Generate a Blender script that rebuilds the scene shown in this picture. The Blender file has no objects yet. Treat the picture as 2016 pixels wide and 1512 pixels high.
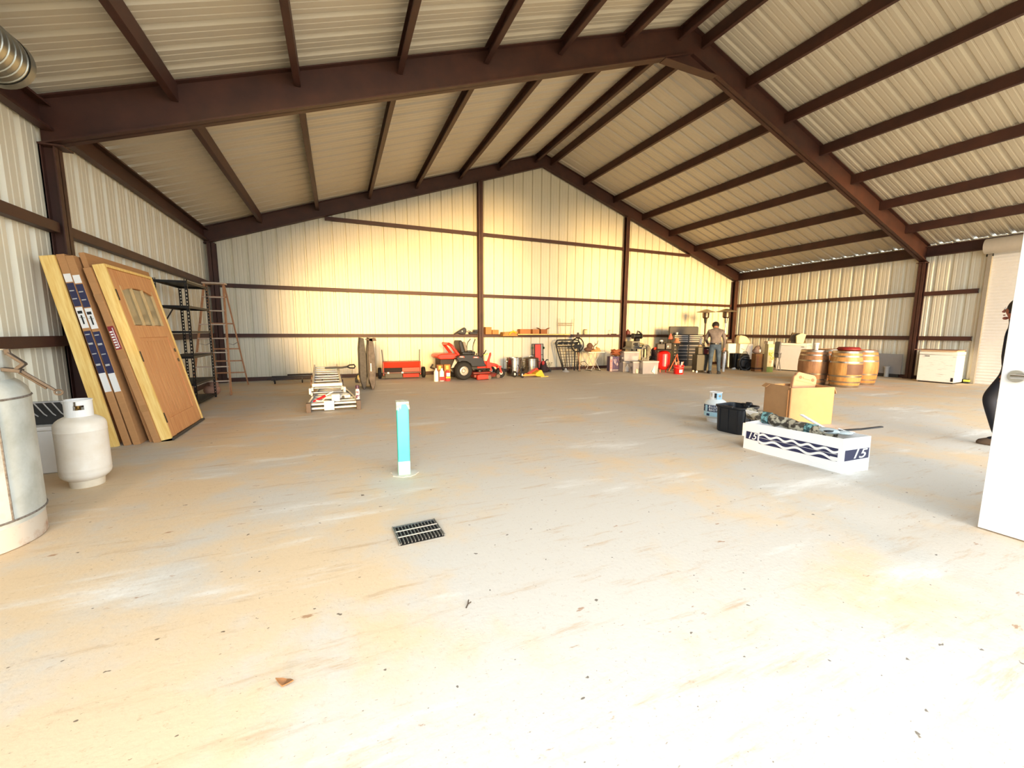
import bpy, math, random
from mathutils import Vector as V, Matrix, Euler
random.seed(7)
C = bpy.context.scene.collection
PI = math.pi
R = math.radians

# ---------------------------------------------------------------- materials
def lin(c):
    return tuple((x/12.92 if x <= .04045 else ((x+.055)/1.055)**2.4) for x in c)
_M = {}
def mat(name, col=(.5,.5,.5), rough=.55, metal=0., var=.12, scale=14., bump=0., stretch=None, col2=None, spec=.5, thr=None, alpha=None, coat=0):
    """procedural principled material; col/col2 are sRGB 0..1; noise mixes col and col2"""
    if name in _M: return _M[name]
    m = bpy.data.materials.new(name); m.use_nodes = True
    n = m.node_tree.nodes; l = m.node_tree.links
    b = n['Principled BSDF']
    b.inputs['Roughness'].default_value = rough
    b.inputs['Metallic'].default_value = metal
    b.inputs['Specular IOR Level'].default_value = spec
    if coat: b.inputs['Coat Weight'].default_value = coat
    tc = n.new('ShaderNodeTexCoord'); mp = n.new('ShaderNodeMapping'); nz = n.new('ShaderNodeTexNoise'); cr = n.new('ShaderNodeValToRGB')
    l.new(tc.outputs['Object'], mp.inputs['Vector']); l.new(mp.outputs['Vector'], nz.inputs['Vector'])
    if stretch: mp.inputs['Scale'].default_value = stretch
    nz.inputs['Scale'].default_value = scale; nz.inputs['Detail'].default_value = 5; nz.inputs['Roughness'].default_value = .6
    a = lin(col); c2 = lin(col2) if col2 else tuple(x*(1-var) for x in a)
    lo, hi = thr if thr else (.3, .7)
    cr.color_ramp.elements[0].position = lo; cr.color_ramp.elements[1].position = hi
    cr.color_ramp.elements[0].color = (*c2, 1); cr.color_ramp.elements[1].color = (*a, 1)
    l.new(nz.outputs['Fac'], cr.inputs['Fac']); l.new(cr.outputs['Color'], b.inputs['Base Color'])
    if bump:
        bp = n.new('ShaderNodeBump'); bp.inputs['Strength'].default_value = bump; bp.inputs['Distance'].default_value = .02
        l.new(nz.outputs['Fac'], bp.inputs['Height']); l.new(bp.outputs['Normal'], b.inputs['Normal'])
    if alpha is not None: b.inputs['Alpha'].default_value = alpha
    _M[name] = m
    return m

# ---------------------------------------------------------------- mesh builder
class MB:
    def __init__(s): s.v = []; s.f = []; s.m = []; s.cur = 0; s.X = None
    def add(s, vs, fs):
        o = len(s.v)
        if s.X is not None: vs = [s.X @ V(p) for p in vs]
        s.v += [tuple(p) for p in vs]; s.f += [tuple(i+o for i in f) for f in fs]; s.m += [s.cur]*len(fs)
        return s
    def box(s, c, d, rot=None):
        x, y, z = d[0]/2, d[1]/2, d[2]/2
        vs = [V((i*x, j*y, k*z)) for i in (-1, 1) for j in (-1, 1) for k in (-1, 1)]
        if rot is not None:
            e = Euler(rot).to_matrix(); vs = [e @ p for p in vs]
        vs = [p+V(c) for p in vs]
        return s.add(vs, [(0,1,3,2),(4,6,7,5),(0,4,5,1),(2,3,7,6),(0,2,6,4),(1,5,7,3)])
    def bb(s, x0, x1, y0, y1, z0, z1):
        return s.box(((x0+x1)/2, (y0+y1)/2, (z0+z1)/2), (abs(x1-x0), abs(y1-y0), abs(z1-z0)))
    def bar(s, p, q, w, d=None, up=(0,0,1)):
        p, q = V(p), V(q); d = d or w
        t = (q-p).normalized(); u = V(up)
        if abs(t.dot(u)) > .97: u = V((0,1,0)) if abs(t.y) < .9 else V((1,0,0))
        a = t.cross(u).normalized()*w/2; b = a.cross(t).normalized()*d/2
        vs = [x+i*a+j*b for x in (p, q) for i in (-1, 1) for j in (-1, 1)]
        return s.add(vs, [(0,1,3,2),(4,6,7,5),(0,4,5,1),(2,3,7,6),(0,2,6,4),(1,5,7,3)])
    def tube(s, pts, r, n=8, closed=False):
        pts = [V(p) for p in pts]; k = len(pts)
        rs = r if isinstance(r, (list, tuple)) else [r]*k
        vs = []; prev = None
        for i, p in enumerate(pts):
            if closed: t = pts[(i+1) % k]-pts[i-1]
            else: t = pts[min(i+1, k-1)]-pts[max(i-1, 0)]
            t = t.normalized() if t.length > 1e-9 else V((0,0,1))
            if prev is None:
                a = t.orthogonal().normalized()
            else:
                a = prev-t*prev.dot(t)
                a = a.normalized() if a.length > 1e-6 else t.orthogonal().normalized()
            prev = a; b = t.cross(a)
            vs += [p+rs[i]*(math.cos(2*PI*j/n)*a+math.sin(2*PI*j/n)*b) for j in range(n)]
        fs = []
        for i in range(k if closed else k-1):
            i2 = (i+1) % k
            fs += [(i*n+j, i*n+(j+1) % n, i2*n+(j+1) % n, i2*n+j) for j in range(n)]
        if not closed: fs += [tuple(range(n-1, -1, -1)), tuple((k-1)*n+j for j in range(n))]
        return s.add(vs, fs)
    def lathe(s, prof, c=(0,0,0), n=24, axis='Z', a0=0, a1=2*PI, cap=True):
        if prof[0][0] > .02 and abs(prof[0][0]-prof[-1][0]) < 1e-6 and len(prof) > 4 and cap and axis != 'Z':   # a wheel or ring: close it round the bore
            prof = list(prof)+[prof[0]]; cap = False
        full = abs(a1-a0-2*PI) < 1e-6; m = n if full else n+1
        vs = []
        for r, z in prof:
            for j in range(m):
                t = a0+(a1-a0)*j/n; x, y = r*math.cos(t), r*math.sin(t)
                p = {'Z': (x, y, z), 'X': (z, x, y), 'Y': (y, z, x)}[axis]
                vs.append((p[0]+c[0], p[1]+c[1], p[2]+c[2]))
        fs = []
        for i in range(len(prof)-1):
            for j in range(n):
                j2 = (j+1) % m
                fs.append((i*m+j, i*m+j2, (i+1)*m+j2, (i+1)*m+j))
        if cap and full:
            if prof[0][0] > 1e-6: fs.append(tuple(range(m-1, -1, -1)))
            if prof[-1][0] > 1e-6: fs.append(tuple((len(prof)-1)*m+j for j in range(m)))
        return s.add(vs, fs)
    def cyl(s, c, r, h, axis='Z', n=20): return s.lathe([(r, -h/2), (r, h/2)], c, n, axis)
    def prism(s, poly, a, b, plane='XZ'):
        k = len(poly)
        def pt(u, w, t): return {'XZ': (u, t, w), 'YZ': (t, u, w), 'XY': (u, w, t)}[plane]
        vs = [pt(u, w, a) for u, w in poly]+[pt(u, w, b) for u, w in poly]
        fs = [tuple(range(k-1, -1, -1)), tuple(range(k, 2*k))]+[(i, (i+1) % k, k+(i+1) % k, k+i) for i in range(k)]
        return s.add(vs, fs)
    def ell(s, c, r, n=14, k=8):
        prof = [(math.sin(PI*i/k), -math.cos(PI*i/k)) for i in range(k+1)]
        old = s.X; M = Matrix.Translation(V(c)) @ Matrix.Diagonal((r[0], r[1], r[2], 1))
        s.X = M if old is None else old @ M
        s.lathe(prof, (0,0,0), n); s.X = old
        return s
    def build(s, name, m, parent=None, bevel=0, loc=None, rot=None, sharp=35):
        me = bpy.data.meshes.new(name); me.from_pydata(s.v, [], s.f)
        import bmesh
        bm = bmesh.new(); bm.from_mesh(me)
        bmesh.ops.remove_doubles(bm, verts=bm.verts, dist=1e-6)
        bmesh.ops.recalc_face_normals(bm, faces=bm.faces) if not getattr(s, 'open', False) else None
        bm.to_mesh(me); bm.free()
        for x in (m if isinstance(m, (list, tuple)) else [m]): me.materials.append(x)
        if len(me.polygons) == len(s.m): me.polygons.foreach_set('material_index', s.m)
        me.polygons.foreach_set('use_smooth', [True]*len(me.polygons)); me.set_sharp_from_angle(angle=R(sharp))
        o = bpy.data.objects.new(name, me); C.objects.link(o)
        if parent is not None: o.parent = parent
        if loc: o.location = loc
        if rot: o.rotation_euler = rot
        if bevel:
            b = o.modifiers.new('Bevel', 'BEVEL'); b.width = bevel; b.segments = 2; b.limit_method = 'ANGLE'; b.angle_limit = R(40)
        return o

def tag(o, label, cat, group=None):
    o['label'] = label; o['category'] = cat
    if group: o['group'] = group
    return o
def thing(name, label, cat, loc=(0,0,0), rz=0, group=None, rot=None):
    o = bpy.data.objects.new(name, None); C.objects.link(o); o.empty_display_size = .1
    o.location = loc; o.rotation_euler = rot or (0, 0, rz)
    return tag(o, label, cat, group)
def struct(o, label=None):
    o['kind'] = 'structure'
    if label: o['label'] = label
    return o
def dup(root, loc, rz, label, group=None):
    r = root.copy(); C.objects.link(r); r.location = loc; r.rotation_euler = (0, 0, rz); r['label'] = label
    if group: r['group'] = group
    for ch in list(root.children):
        c = ch.copy(); C.objects.link(c); c.parent = r
        for g in ch.children:
            d = g.copy(); C.objects.link(d); d.parent = c
    return r
def text(name, s, size, loc, rot, m, parent, ext=.0012, align='CENTER', shear=0, sx=1):
    cu = bpy.data.curves.new(name, 'FONT'); cu.body = s; cu.size = size; cu.extrude = ext; cu.align_x = align; cu.align_y = 'CENTER'; cu.shear = shear; cu.offset = size*.012
    cu.materials.append(m)
    q = bpy.data.objects.new(name, cu); C.objects.link(q)
    dg = bpy.context.evaluated_depsgraph_get(); dg.update()
    me = bpy.data.meshes.new_from_object(q.evaluated_get(dg)); bpy.data.objects.remove(q); bpy.data.curves.remove(cu)
    o = bpy.data.objects.new(name, me); C.objects.link(o); o.parent = parent; o.location = loc; o.rotation_euler = rot; o.scale = (sx, 1, 1)
    return o

# palette
STEEL = mat('red_oxide_steel', (.29,.165,.125), .55, 0, .25, 3, col2=(.22,.125,.10))
PANEL = mat('galvalume_panel', (.87,.85,.77), .34, 0, .06, 1.2, spec=.4)
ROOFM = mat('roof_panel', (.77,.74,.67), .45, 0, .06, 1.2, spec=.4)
BLACK = mat('black_plastic', (.07,.07,.075), .45, 0, .2)
BLKMET = mat('black_metal', (.09,.085,.08), .4, .3, .25, 20)
DKGREY = mat('dark_grey', (.2,.2,.2), .5, 0, .2)
GREY = mat('grey_plastic', (.5,.5,.5), .5, 0, .12)
LTGREY = mat('light_grey', (.72,.72,.71), .5, 0, .1)
WHITE = mat('white_paint', (.9,.9,.88), .4, 0, .05)
WHITEP = mat('white_plastic', (.93,.93,.92), .35, 0, .03)
CHROME = mat('satin_chrome', (.8,.8,.8), .22, 1, .1)
STAIN = mat('stainless', (.72,.7,.67), .22, 1, .12, 6)
ALU = mat('aluminium', (.74,.75,.76), .38, .7, .08, 30)
RED = mat('red_paint', (.83,.10,.08), .35, 0, .12, 6, coat=.3)
ORED = mat('orange_red_paint', (.88,.20,.10), .4, 0, .15, 6, coat=.2)
ORANGE = mat('orange', (.95,.45,.13), .45, 0, .12)
YELLOW = mat('yellow', (.93,.77,.16), .45, 0, .12)
CARD = mat('cardboard', (.72,.53,.34), .8, 0, .12, 9, stretch=(1,1,4))
CARD2 = mat('cardboard_pale', (.77,.60,.42), .8, 0, .1, 9)
CARDK = mat('cardboard_dark', (.52,.36,.22), .85, 0, .2, 8)
PINE = mat('pine', (.97,.85,.54), .6, 0, .1, 3.5, stretch=(9,9,.7), col2=(.90,.72,.38), thr=(.35,.62))
FIR = mat('fir_door', (.87,.64,.42), .5, 0, .1, 4, stretch=(12,12,.6), col2=(.77,.51,.31))
OAKA = mat('oak_shaded', (.60,.45,.32), .5, 0, .1, 4, stretch=(5,5,1), col2=(.45,.31,.2))  # shade on the left barrel is put into this oak colour
OAKB = mat('oak_honey', (.78,.60,.36), .45, 0, .1, 4, stretch=(5,5,1), col2=(.60,.42,.22))
OAKC = mat('oak_orange', (.80,.52,.28), .45, 0, .1, 4, stretch=(5,5,1), col2=(.66,.38,.18))  # sun on the right barrel is put into this oak colour
WOOD = mat('weathered_wood', (.66,.52,.42), .7, 0, .1, 5, stretch=(8,8,1), col2=(.5,.38,.3))
RUBBER = mat('rubber', (.085,.085,.09), .75, 0, .2)
NAVY = mat('navy_print', (.15,.16,.30), .5, 0, .1)
TEAL = mat('teal_paint', (.25,.78,.74), .45, 0, .08, 8)
BROWN = mat('brown_cloth', (.42,.30,.24), .85, 0, .25, 20)
RUST = mat('rusty_steel', (.31,.28,.25), .65, .0, .3, 25, col2=(.24,.2,.17))
SKY, SUN, EXPO = 1.0, 1.6, 2.5
# ================================================================ building shell
A, B, D, XR, Y0 = -2.888, 15.549, 12.483, 6.33, .25
SL = .343; EZ = 3.80
def zr(x): return EZ+SL*min(x-A, B-x)
G1, G2, G3 = 1.188, 2.437, 4.30

def floor_mat():
    m = bpy.data.materials.new('dusty_concrete'); m.use_nodes = True
    n = m.node_tree.nodes; l = m.node_tree.links; b = n['Principled BSDF']
    tc = n.new('ShaderNodeTexCoord')
    def noise(scale, st=(1,1,1), det=6, rough=.6, off=0., rot=0.):
        mp = n.new('ShaderNodeMapping'); mp.inputs['Scale'].default_value = st; mp.inputs['Location'].default_value = (off, off*.7, 0); mp.inputs['Rotation'].default_value = (0,0,rot)
        z = n.new('ShaderNodeTexNoise'); z.inputs['Scale'].default_value = scale; z.inputs['Detail'].default_value = det; z.inputs['Roughness'].default_value = rough
        l.new(tc.outputs['Object'], mp.inputs['Vector']); l.new(mp.outputs['Vector'], z.inputs['Vector']); return z.outputs['Fac']
    def ramp(f, lo, hi, c0=0., c1=1.):
        r = n.new('ShaderNodeMapRange'); r.inputs[1].default_value = lo; r.inputs[2].default_value = hi; r.inputs[3].default_value = c0; r.inputs[4].default_value = c1
        r.interpolation_type = 'SMOOTHSTEP'; l.new(f, r.inputs[0]); return r.outputs[0]
    def mix(f, a, c):
        x = n.new('ShaderNodeMix'); x.data_type = 'RGBA'
        l.new(f, x.inputs[0])
        for v, i in ((a, 6), (c, 7)):
            if isinstance(v, tuple): x.inputs[i].default_value = (*lin(v), 1)
            else: l.new(v, x.inputs[i])
        return x.outputs[2]
    sx = n.new('ShaderNodeSeparateXYZ'); l.new(tc.outputs['Object'], sx.inputs[0])
    def add(*fs):
        out = fs[0]
        for f in fs[1:]:
            m_ = n.new('ShaderNodeMath'); m_.operation = 'ADD'; l.new(out, m_.inputs[0]); l.new(f, m_.inputs[1]); out = m_.outputs[0]
        return out
    tracked = add(noise(.75, off=3.1, rot=.5, det=8, rough=.65), ramp(noise(2.2, off=7.7), .3, .7, -.05, .05), ramp(sx.outputs['X'], .9, -.7, 0, .13), ramp(sx.outputs['X'], 7.5, 10.5, 0, .13), ramp(sx.outputs['Y'], 5.5, 8.5, 0, -.07))
    dust = ramp(tracked, .48, .70)
    col = mix(dust, (.76,.74,.70), (.81,.725,.60))                 # grey concrete under tan dust
    streak = ramp(noise(1.3, (.35,2.6,1), 8, .7, 1.7, -.12), .57, .78)
    col = mix(streak, col, (.70,.60,.47))
    streak2 = ramp(noise(4.5, (.35,2.2,1), 8, .75, 4.4, -.22), .54, .70, 0, .7)
    col = mix(streak2, col, (.70,.60,.48))
    smear = ramp(noise(1.0, (.5,1.9,1), 7, .65, 9.2, -.1), .56, .74)
    col = mix(smear, col, (.86,.86,.84))
    fine = ramp(noise(26., det=8, rough=.75), .55, .75, 0., .55)
    col = mix(fine, col, (.60,.49,.36))
    clod = ramp(noise(9., (.6,1.5,1), 5, .6, 5.5, -.3), .67, .72, 0., .75)
    col = mix(clod, col, (.58,.42,.29))
    spot = ramp(noise(17., (1,1.3,1), 2, .5, 2.2), .725, .75, 0., .8)
    col = mix(spot, col, (.30,.25,.21))
    grit = ramp(noise(70., (.7,1.3,1), 3, .6, 8.8, -.2), .66, .72, 0., .6)
    col = mix(grit, col, (.45,.37,.29))
    l.new(col, b.inputs['Base Color']); b.inputs['Roughness'].default_value = .7; b.inputs['Specular IOR Level'].default_value = .35
    bp = n.new('ShaderNodeBump'); bp.inputs['Strength'].default_value = .25; bp.inputs['Distance'].default_value = .006
    l.new(noise(40., det=6), bp.inputs['Height']); l.new(bp.outputs['Normal'], b.inputs['Normal'])
    return m

mb = MB(); mb.bb(A-.1, B+.1, Y0-.6, D+.1, -.12, 0)
struct(mb.build('floor', floor_mat()), 'dusty concrete slab floor of the metal building')
mb = MB(); mb.bb(-60, 60, -70, Y0-.6, -.3, -.03)
struct(mb.build('ground', mat('bounce_ground', (.80,.71,.58), .9, 0, .2, 2)), 'sandy yard outside the open front of the building')  # added out of view, tan so it throws warm light up at the roof

def rib_profile(s0, s1, pitch=.334, off=0., rib=(.048, .020, .036)):
    """(s, depth) of an R-panel seen from inside: flat pans, deep trapezoid grooves, two shallow stiffeners"""
    out = [(s0, 0.)]; k = math.floor((s0-off)/pitch)
    while True:
        c = off+k*pitch; k += 1
        if c-.05 > s1: break
        for d, h in ((-rib[0],0),(-rib[1],rib[2]),(rib[1],rib[2]),(rib[0],0),(.100,0),(.108,.005),(.124,.005),(.132,0),(.202,0),(.210,.005),(.226,.005),(.234,0)):
            if s0 < c+d < s1: out.append((c+d, h))
    out.append((s1, 0.)); return out
def panel(name, pts, place, zlo, zhi, m, label):
    mb = MB(); mb.open = True
    vs = []
    for s, h in pts: vs += [place(s, h, zlo(s)), place(s, h, zhi(s))]
    mb.add(vs, [(2*i, 2*i+2, 2*i+3, 2*i+1) for i in range(len(pts)-1)])
    return struct(mb.build(name, m, sharp=10), label)
panel('wall_back', rib_profile(A, B, off=A+.2, rib=(.033, .023, .042)), lambda s, h, z: (s, D+h, z), lambda s: 0, lambda s: zr(s), PANEL, 'ribbed pale metal gable wall at the back')
panel('wall_left', rib_profile(Y0, D, off=.03), lambda s, h, z: (A-h, s, z), lambda s: 0, lambda s: zr(A), PANEL, 'ribbed pale metal side wall on the left')
panel('wall_right', rib_profile(Y0, D, off=.16), lambda s, h, z: (B+h, s, z), lambda s: 0, lambda s: zr(B), PANEL, 'ribbed pale metal side wall on the right')
# roof : ribs run down the slope
pr = rib_profile(Y0-.3, D+.15, off=.1)
mb = MB(); mb.open = True
for xe in (A-.12, B+.12):
    vs = []
    for s, h in pr:
        ze = EZ-.12*SL
        vs += [(xe, s, ze+h+.004), (XR, s, zr(XR)+h+.004)]
    mb.add(vs, [(2*i, 2*i+2, 2*i+3, 2*i+1) for i in range(len(pr)-1)])
struct(mb.build('ceiling', ROOFM, sharp=10), 'ribbed metal roof panels on both slopes')
# front gable wall behind / beside the camera: bay openings and pier shaped for the light, and a walk door
mb = MB()
HT = 5.2  # header height of the unseen front, set to shape the sun patch
def ht(x): return min(HT, zr(x)-.28)
OPEN = [(-2.62, 2.86, 4.1), (3.03, 3.98, 2.12), (5.3, 15.28, 4.2)]
def slab(poly): mb.prism(poly, Y0-.12, Y0)
slab([(A, 0), (-2.62, 0), (-2.62, zr(-2.62)), (A, zr(A))]); slab([(15.28, 0), (B, 0), (B, zr(B)), (15.28, zr(15.28))])
slab([(2.86, 0), (3.03, 0), (3.03, 2.3), (2.86, 2.3)]); slab([(3.98, 0), (5.3, 0), (5.3, 5.21), (3.98, 5.21)]); slab([(3.03, 2.12), (3.98, 2.12), (3.98, 2.3), (3.03, 2.3)])
hx = A+(HT+.28-EZ)/SL
slab([(-2.62, ht(-2.62)), (hx, HT), (B-(HT+.28-EZ)/SL, HT), (15.28, ht(15.28)), (15.28, zr(15.28)), (XR, zr(XR)), (-2.62, zr(-2.62))])
struct(mb.build('wall_front', PANEL), 'unseen front gable wall behind the viewer, open bays shaped for the light')

# base angles
mb = MB(); mb.bb(A, B, D-.045, D-.005, 0, .10); struct(mb.build('baseboard_back', STEEL), 'dark steel base angle along the back wall')
mb = MB(); mb.bb(A+.005, A+.045, Y0, D, 0, .10); struct(mb.build('baseboard_left', STEEL), 'dark steel base angle along the left wall')
mb = MB(); mb.bb(B-.045, B-.005, 5.15, D, 0, .10); struct(mb.build('baseboard_right', STEEL), 'dark steel base angle along the right wall')

# ---------------------------------------------------------------- steel frame
def rafter(name, x0, x1, ya, yb, dep, fl, label, web=.012):
    """I section following the roof between x0 and x1"""
    mb = MB(); ym = (ya+yb)/2
    def sl(ya, yb, t0, t1):
        mb.prism([(x0, zr(x0)-t1), (x1, zr(x1)-t1), (x1, zr(x1)-t0), (x0, zr(x0)-t0)], ya, yb)
    sl(ym-web, ym+web, .02, dep); sl(ya, yb, .015, .03); sl(ya, yb, dep-.018, dep)
    return struct(mb.build(name, STEEL), label)
YM = 6.40
rafter('steel_rafter', A+.01, XR, YM-.085, YM+.085, .50, 0, 'left half of the deep main roof rafter')
rafter('steel_rafter', XR, B-.01, YM-.085, YM+.085, .50, 0, 'right half of the deep main roof rafter')
rafter('steel_rafter', A+.01, XR, D-.20, D-.06, .40, 0, 'left half of the end rafter on the back gable')
rafter('steel_rafter', XR, B-.01, D-.20, D-.06, .40, 0, 'right half of the end rafter on the back gable')
mb = MB(); zb = zr(XR)-.5
mb.prism([(XR-.62, zb-.62*SL+.005), (XR, zb+.005), (XR+.62, zb-.62*SL+.005)], YM-.015, YM+.015)
mb.bb(XR-.64, XR+.64, YM-.085, YM+.085, zb-.62*SL-.018, zb-.62*SL)
struct(mb.build('ridge_gusset', STEEL), 'triangular ridge gusset under the main rafter')
mb = MB()
def column(x, y, along, w, d, h, label):
    mb = MB()
    if along == 'Y':   # on a side wall, flanges parallel to the wall
        s = 1 if x < 0 else -1
        mb.bb(x+s*.0, x+s*.012, y-w/2, y+w/2, 0, h); mb.bb(x+s*(d-.012), x+s*d, y-w/2, y+w/2, 0, h); mb.bb(x, x+s*d, y-.006, y+.006, 0, h)
        mb.bb(x, x+s*.02, y-w/2, y-w/2+.012, 0, h)
        mb.bb(x-.0, x+s*(d+.05), y-w/2-.03, y+w/2+.03, 0, .012)
    else:
        mb.bb(x-w/2, x+w/2, y-d, y-d+.012, 0, h); mb.bb(x-w/2, x+w/2, y-.014, y-.002, 0, h); mb.bb(x-.006, x+.006, y-d, y, 0, h)
        mb.bb(x-w/2-.02, x+w/2+.02, y-d-.03, y, 0, .012)
    return struct(mb.build('steel_column', STEEL), label)
column(A+.005, YM, 'Y', .15, .13, zr(A)-.48, 'steel column under the main rafter on the left wall')
column(B-.005, YM, 'Y', .15, .15, zr(B)-.48, 'steel column under the main rafter on the right wall')
mb = MB(); mb.bb(A-.02+.03, A+.22, YM-.1, YM+.1, zr(A)-.5, zr(A)-.482); struct(mb.build('cap_plate', STEEL), 'cap plate on top of the left column')
mb = MB(); mb.bb(B-.24, B-.01, YM-.1, YM+.1, zr(B)-.5, zr(B)-.482); struct(mb.build('cap_plate', STEEL), 'cap plate on top of the right column')
P1, P2 = 4.182, 9.73
column(A+.16, D-.06, 'X', .17, .14, zr(A+.1)-.40, 'corner column at the back left')
column(B-.16, D-.06, 'X', .19, .16, zr(B-.1)-.40, 'corner column at the back right')
column(P1, D-.05, 'X', .15, .15, zr(P1)-.40, 'taller wind post left of centre on the back wall')
column(P2, D-.05, 'X', .15, .15, zr(P2)-.40, 'shorter wind post right of centre on the back wall')

def cee(name, p, q, h, w, open_dir, label, lip=.018, t=.008):
    """C section from p to q, h tall, w wide; open side towards open_dir (horizontal unit vector)"""
    mb = MB(); p, q = V(p), V(q); o = V(open_dir)
    c = o*w/2
    mb.bar(p-c, q-c, t, h)                                   # web
    for s in (-1, 1):
        up = V((0,0,s*h/2))
        mb.bar(p+up, q+up, w, t)
        mb.bar(p+up*.9+c, q+up*.9+c, t, lip)
    return struct(mb.build(name, STEEL), label)
# purlins
nth = ['first', 'second', 'third', 'fourth', 'fifth', 'sixth', 'seventh']
pl = [6.04, 4.79, 3.55, 2.27, .98, -.33, -1.65]
for side in ('left', 'right'):
    for i, x in enumerate(pl):
        if side == 'right': x = 2*XR-x
        for bay, (ya, yb) in (('near', (Y0, YM-.02)), ('far', (YM+.02, D-.10))):
            z = zr(x)-.115
            cee('steel_purlin', (x, ya, z), (x, yb, z), .20, .07, (-1 if side == 'left' else 1, 0, 0), f'{nth[i]} purlin below the ridge, {side} slope, {bay} bay')
for side, x in (('left', A+.075), ('right', B-.075)):
    for bay, (ya, yb) in (('near', (Y0, YM-.02)), ('far', (YM+.02, D-.10))):
        z = EZ-.19
        cee('eave_strut', (x, ya, z), (x, yb, z), .27, .10, (1 if side == 'left' else -1, 0, 0), f'eave strut along the {side} wall, {bay} bay')
# girts
for z, lv in ((G1, 'lower'), (G2, 'upper')):
    cee('wall_girt', (A+.055, Y0, z), (A+.055, YM-.09, z), .105, .09, (-1,0,0), f'{lv} girt on the left wall, near bay')
    cee('wall_girt', (A+.055, YM+.09, z), (A+.055, D-.21, z), .105, .09, (-1,0,0), f'{lv} girt on the left wall, far bay')
    cee('wall_girt', (B-.055, 5.22, z), (B-.055, YM-.09, z), .105, .09, (1,0,0), f'short {lv} girt between right column and roll-up door')
    cee('wall_girt', (B-.055, YM+.09, z), (B-.055, D-.24, z), .105, .09, (1,0,0), f'{lv} girt on the right wall, far bay')
for z, lv in ((G1, 'lowest'), (G2, 'middle'), (G3, 'topmost')):
    xl = A+.25 if z < G3 else A+(z+.40-EZ)/SL+.1
    xr = B-.26 if z < G3 else B-(z+.40-EZ)/SL-.1
    for (x0, x1, w) in ((xl, P1-.08, 'left'), (P1+.08, P2-.08, 'centre'), (P2+.08, xr, 'right')):
        cee('wall_girt', (x0, D-.055, z), (x1, D-.055, z), .085, .09, (0,1,0), f'{lv} girt on the back wall, {w} span')

# ---------------------------------------------------------------- doors and duct
d = thing('door_1', 'open white flush walk door with a chrome lever handle', 'door', (3.95, .262, 0)); d['kind'] = 'structure'
mb = MB(); mb.bb(0, .045, 0, .912, .008, 2.115); mb.build('door_leaf', mat('door_white', (.93,.93,.93), .38, 0, .02), d, .003)
mb = MB()
mb.lathe([(0,-.014), (.038,-.014), (.040,-.004), (.040,0)], (-.0, .845, 1.045), 24, 'X')
mb.tube([(-.012,.845,1.045), (-.05,.845,1.045)], .012, 12)
mb.tube([(-.05,.855,1.045), (-.054,.81,1.047), (-.056,.76,1.043), (-.052,.725,1.036)], [.014,.014,.013,.010], 12)
mb.build('lever_handle', CHROME, d)
mb = MB(); mb.bb(.008, .037, .911, .9145, .98, 1.11); mb.build('latch_plate', CHROME, d)
for z in (.25, 1.06, 1.87):
    mb = MB(); mb.cyl((.045, -.004, z), .008, .10, n=10); mb.bb(.0, .045, -.003, 0, z-.05, z+.05); mb.build('hinge', CHROME, d)

d = thing('door_2', 'closed white roll-up sectional door on the right wall', 'door', (B-.06, 3.3, 0)); d['kind'] = 'structure'
mb = MB(); mb.open = True
n = 44; vs = []
for i in range(n*4+1):
    z = 3.42*i/(n*4); ph = i % 4
    x = (0, -.012, -.012, 0)[ph]
    vs += [(x, -1.75, z), (x, 1.75, z)]
mb.add(vs, [(2*i, 2*i+1, 2*i+3, 2*i+2) for i in range(n*4)])
mb.build('door_curtain', mat('rollup_white', (.86,.86,.85), .45, 0, .05), d, sharp=20)
mb = MB(); mb.lathe([(.0,-1.85),(.19,-1.85),(.19,1.85),(0,1.85)], (-.16, 0, 3.52), 28, 'Y'); mb.build('drum_hood', mat('hood_grey', (.72,.70,.66), .4, .1, .08), d)
for y in (-1.79, 1.79):
    mb = MB(); mb.bb(-.075, .03, y-.04, y+.04, 0, 3.5)
    mb.build('guide_rail', mat('rail_grey', (.62,.60,.56), .45, .3, .1), d)
mb = MB(); mb.bb(-.07, -.02, 1.74, 1.86, 3.28, 3.36); mb.build('bracket', BLKMET, d)
mb = MB(); mb.bb(B-.05, B-.002, 5.14, 5.22, 0, 3.75); struct(mb.build('trim_1', PANEL), 'pale jamb trim beside the roll-up door')

t = thing('spiral_duct', 'galvanised spiral duct hanging under the roof at the left', 'duct', (-2.44, 5.0, 3.50))
pr = []
for i in range(60):
    y = -4.2+i*.07
    pr += [(.205, y), (.205, y+.055), (.211, y+.06), (.211, y+.066)]
mb = MB(); mb.lathe(pr, (0,0,0), 36, 'Y', cap=False); mb.build('duct_tube', mat('galvanised', (.62,.62,.58), .32, .8, .15, 7), t, sharp=20)
mb = MB(); mb.lathe([(.0, -.01), (.20, -.01), (.214, .01), (.214, -.06)], (0,0,0), 36, 'Y', cap=False); mb.build('end_cap', mat('galvanised_dull', (.55,.55,.52), .45, .7, .15, 7), t)
for y in (-2.2, -.5):
    mb = MB(); mb.lathe([(.216,y-.012),(.216,y+.012)], (0,0,0), 30, 'Y', cap=False); mb.bar((0,y,.21), (0,y,.45), .02, .004); mb.build('hanger_strap', mat('strap', (.5,.5,.47), .5, .5), t)

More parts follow.
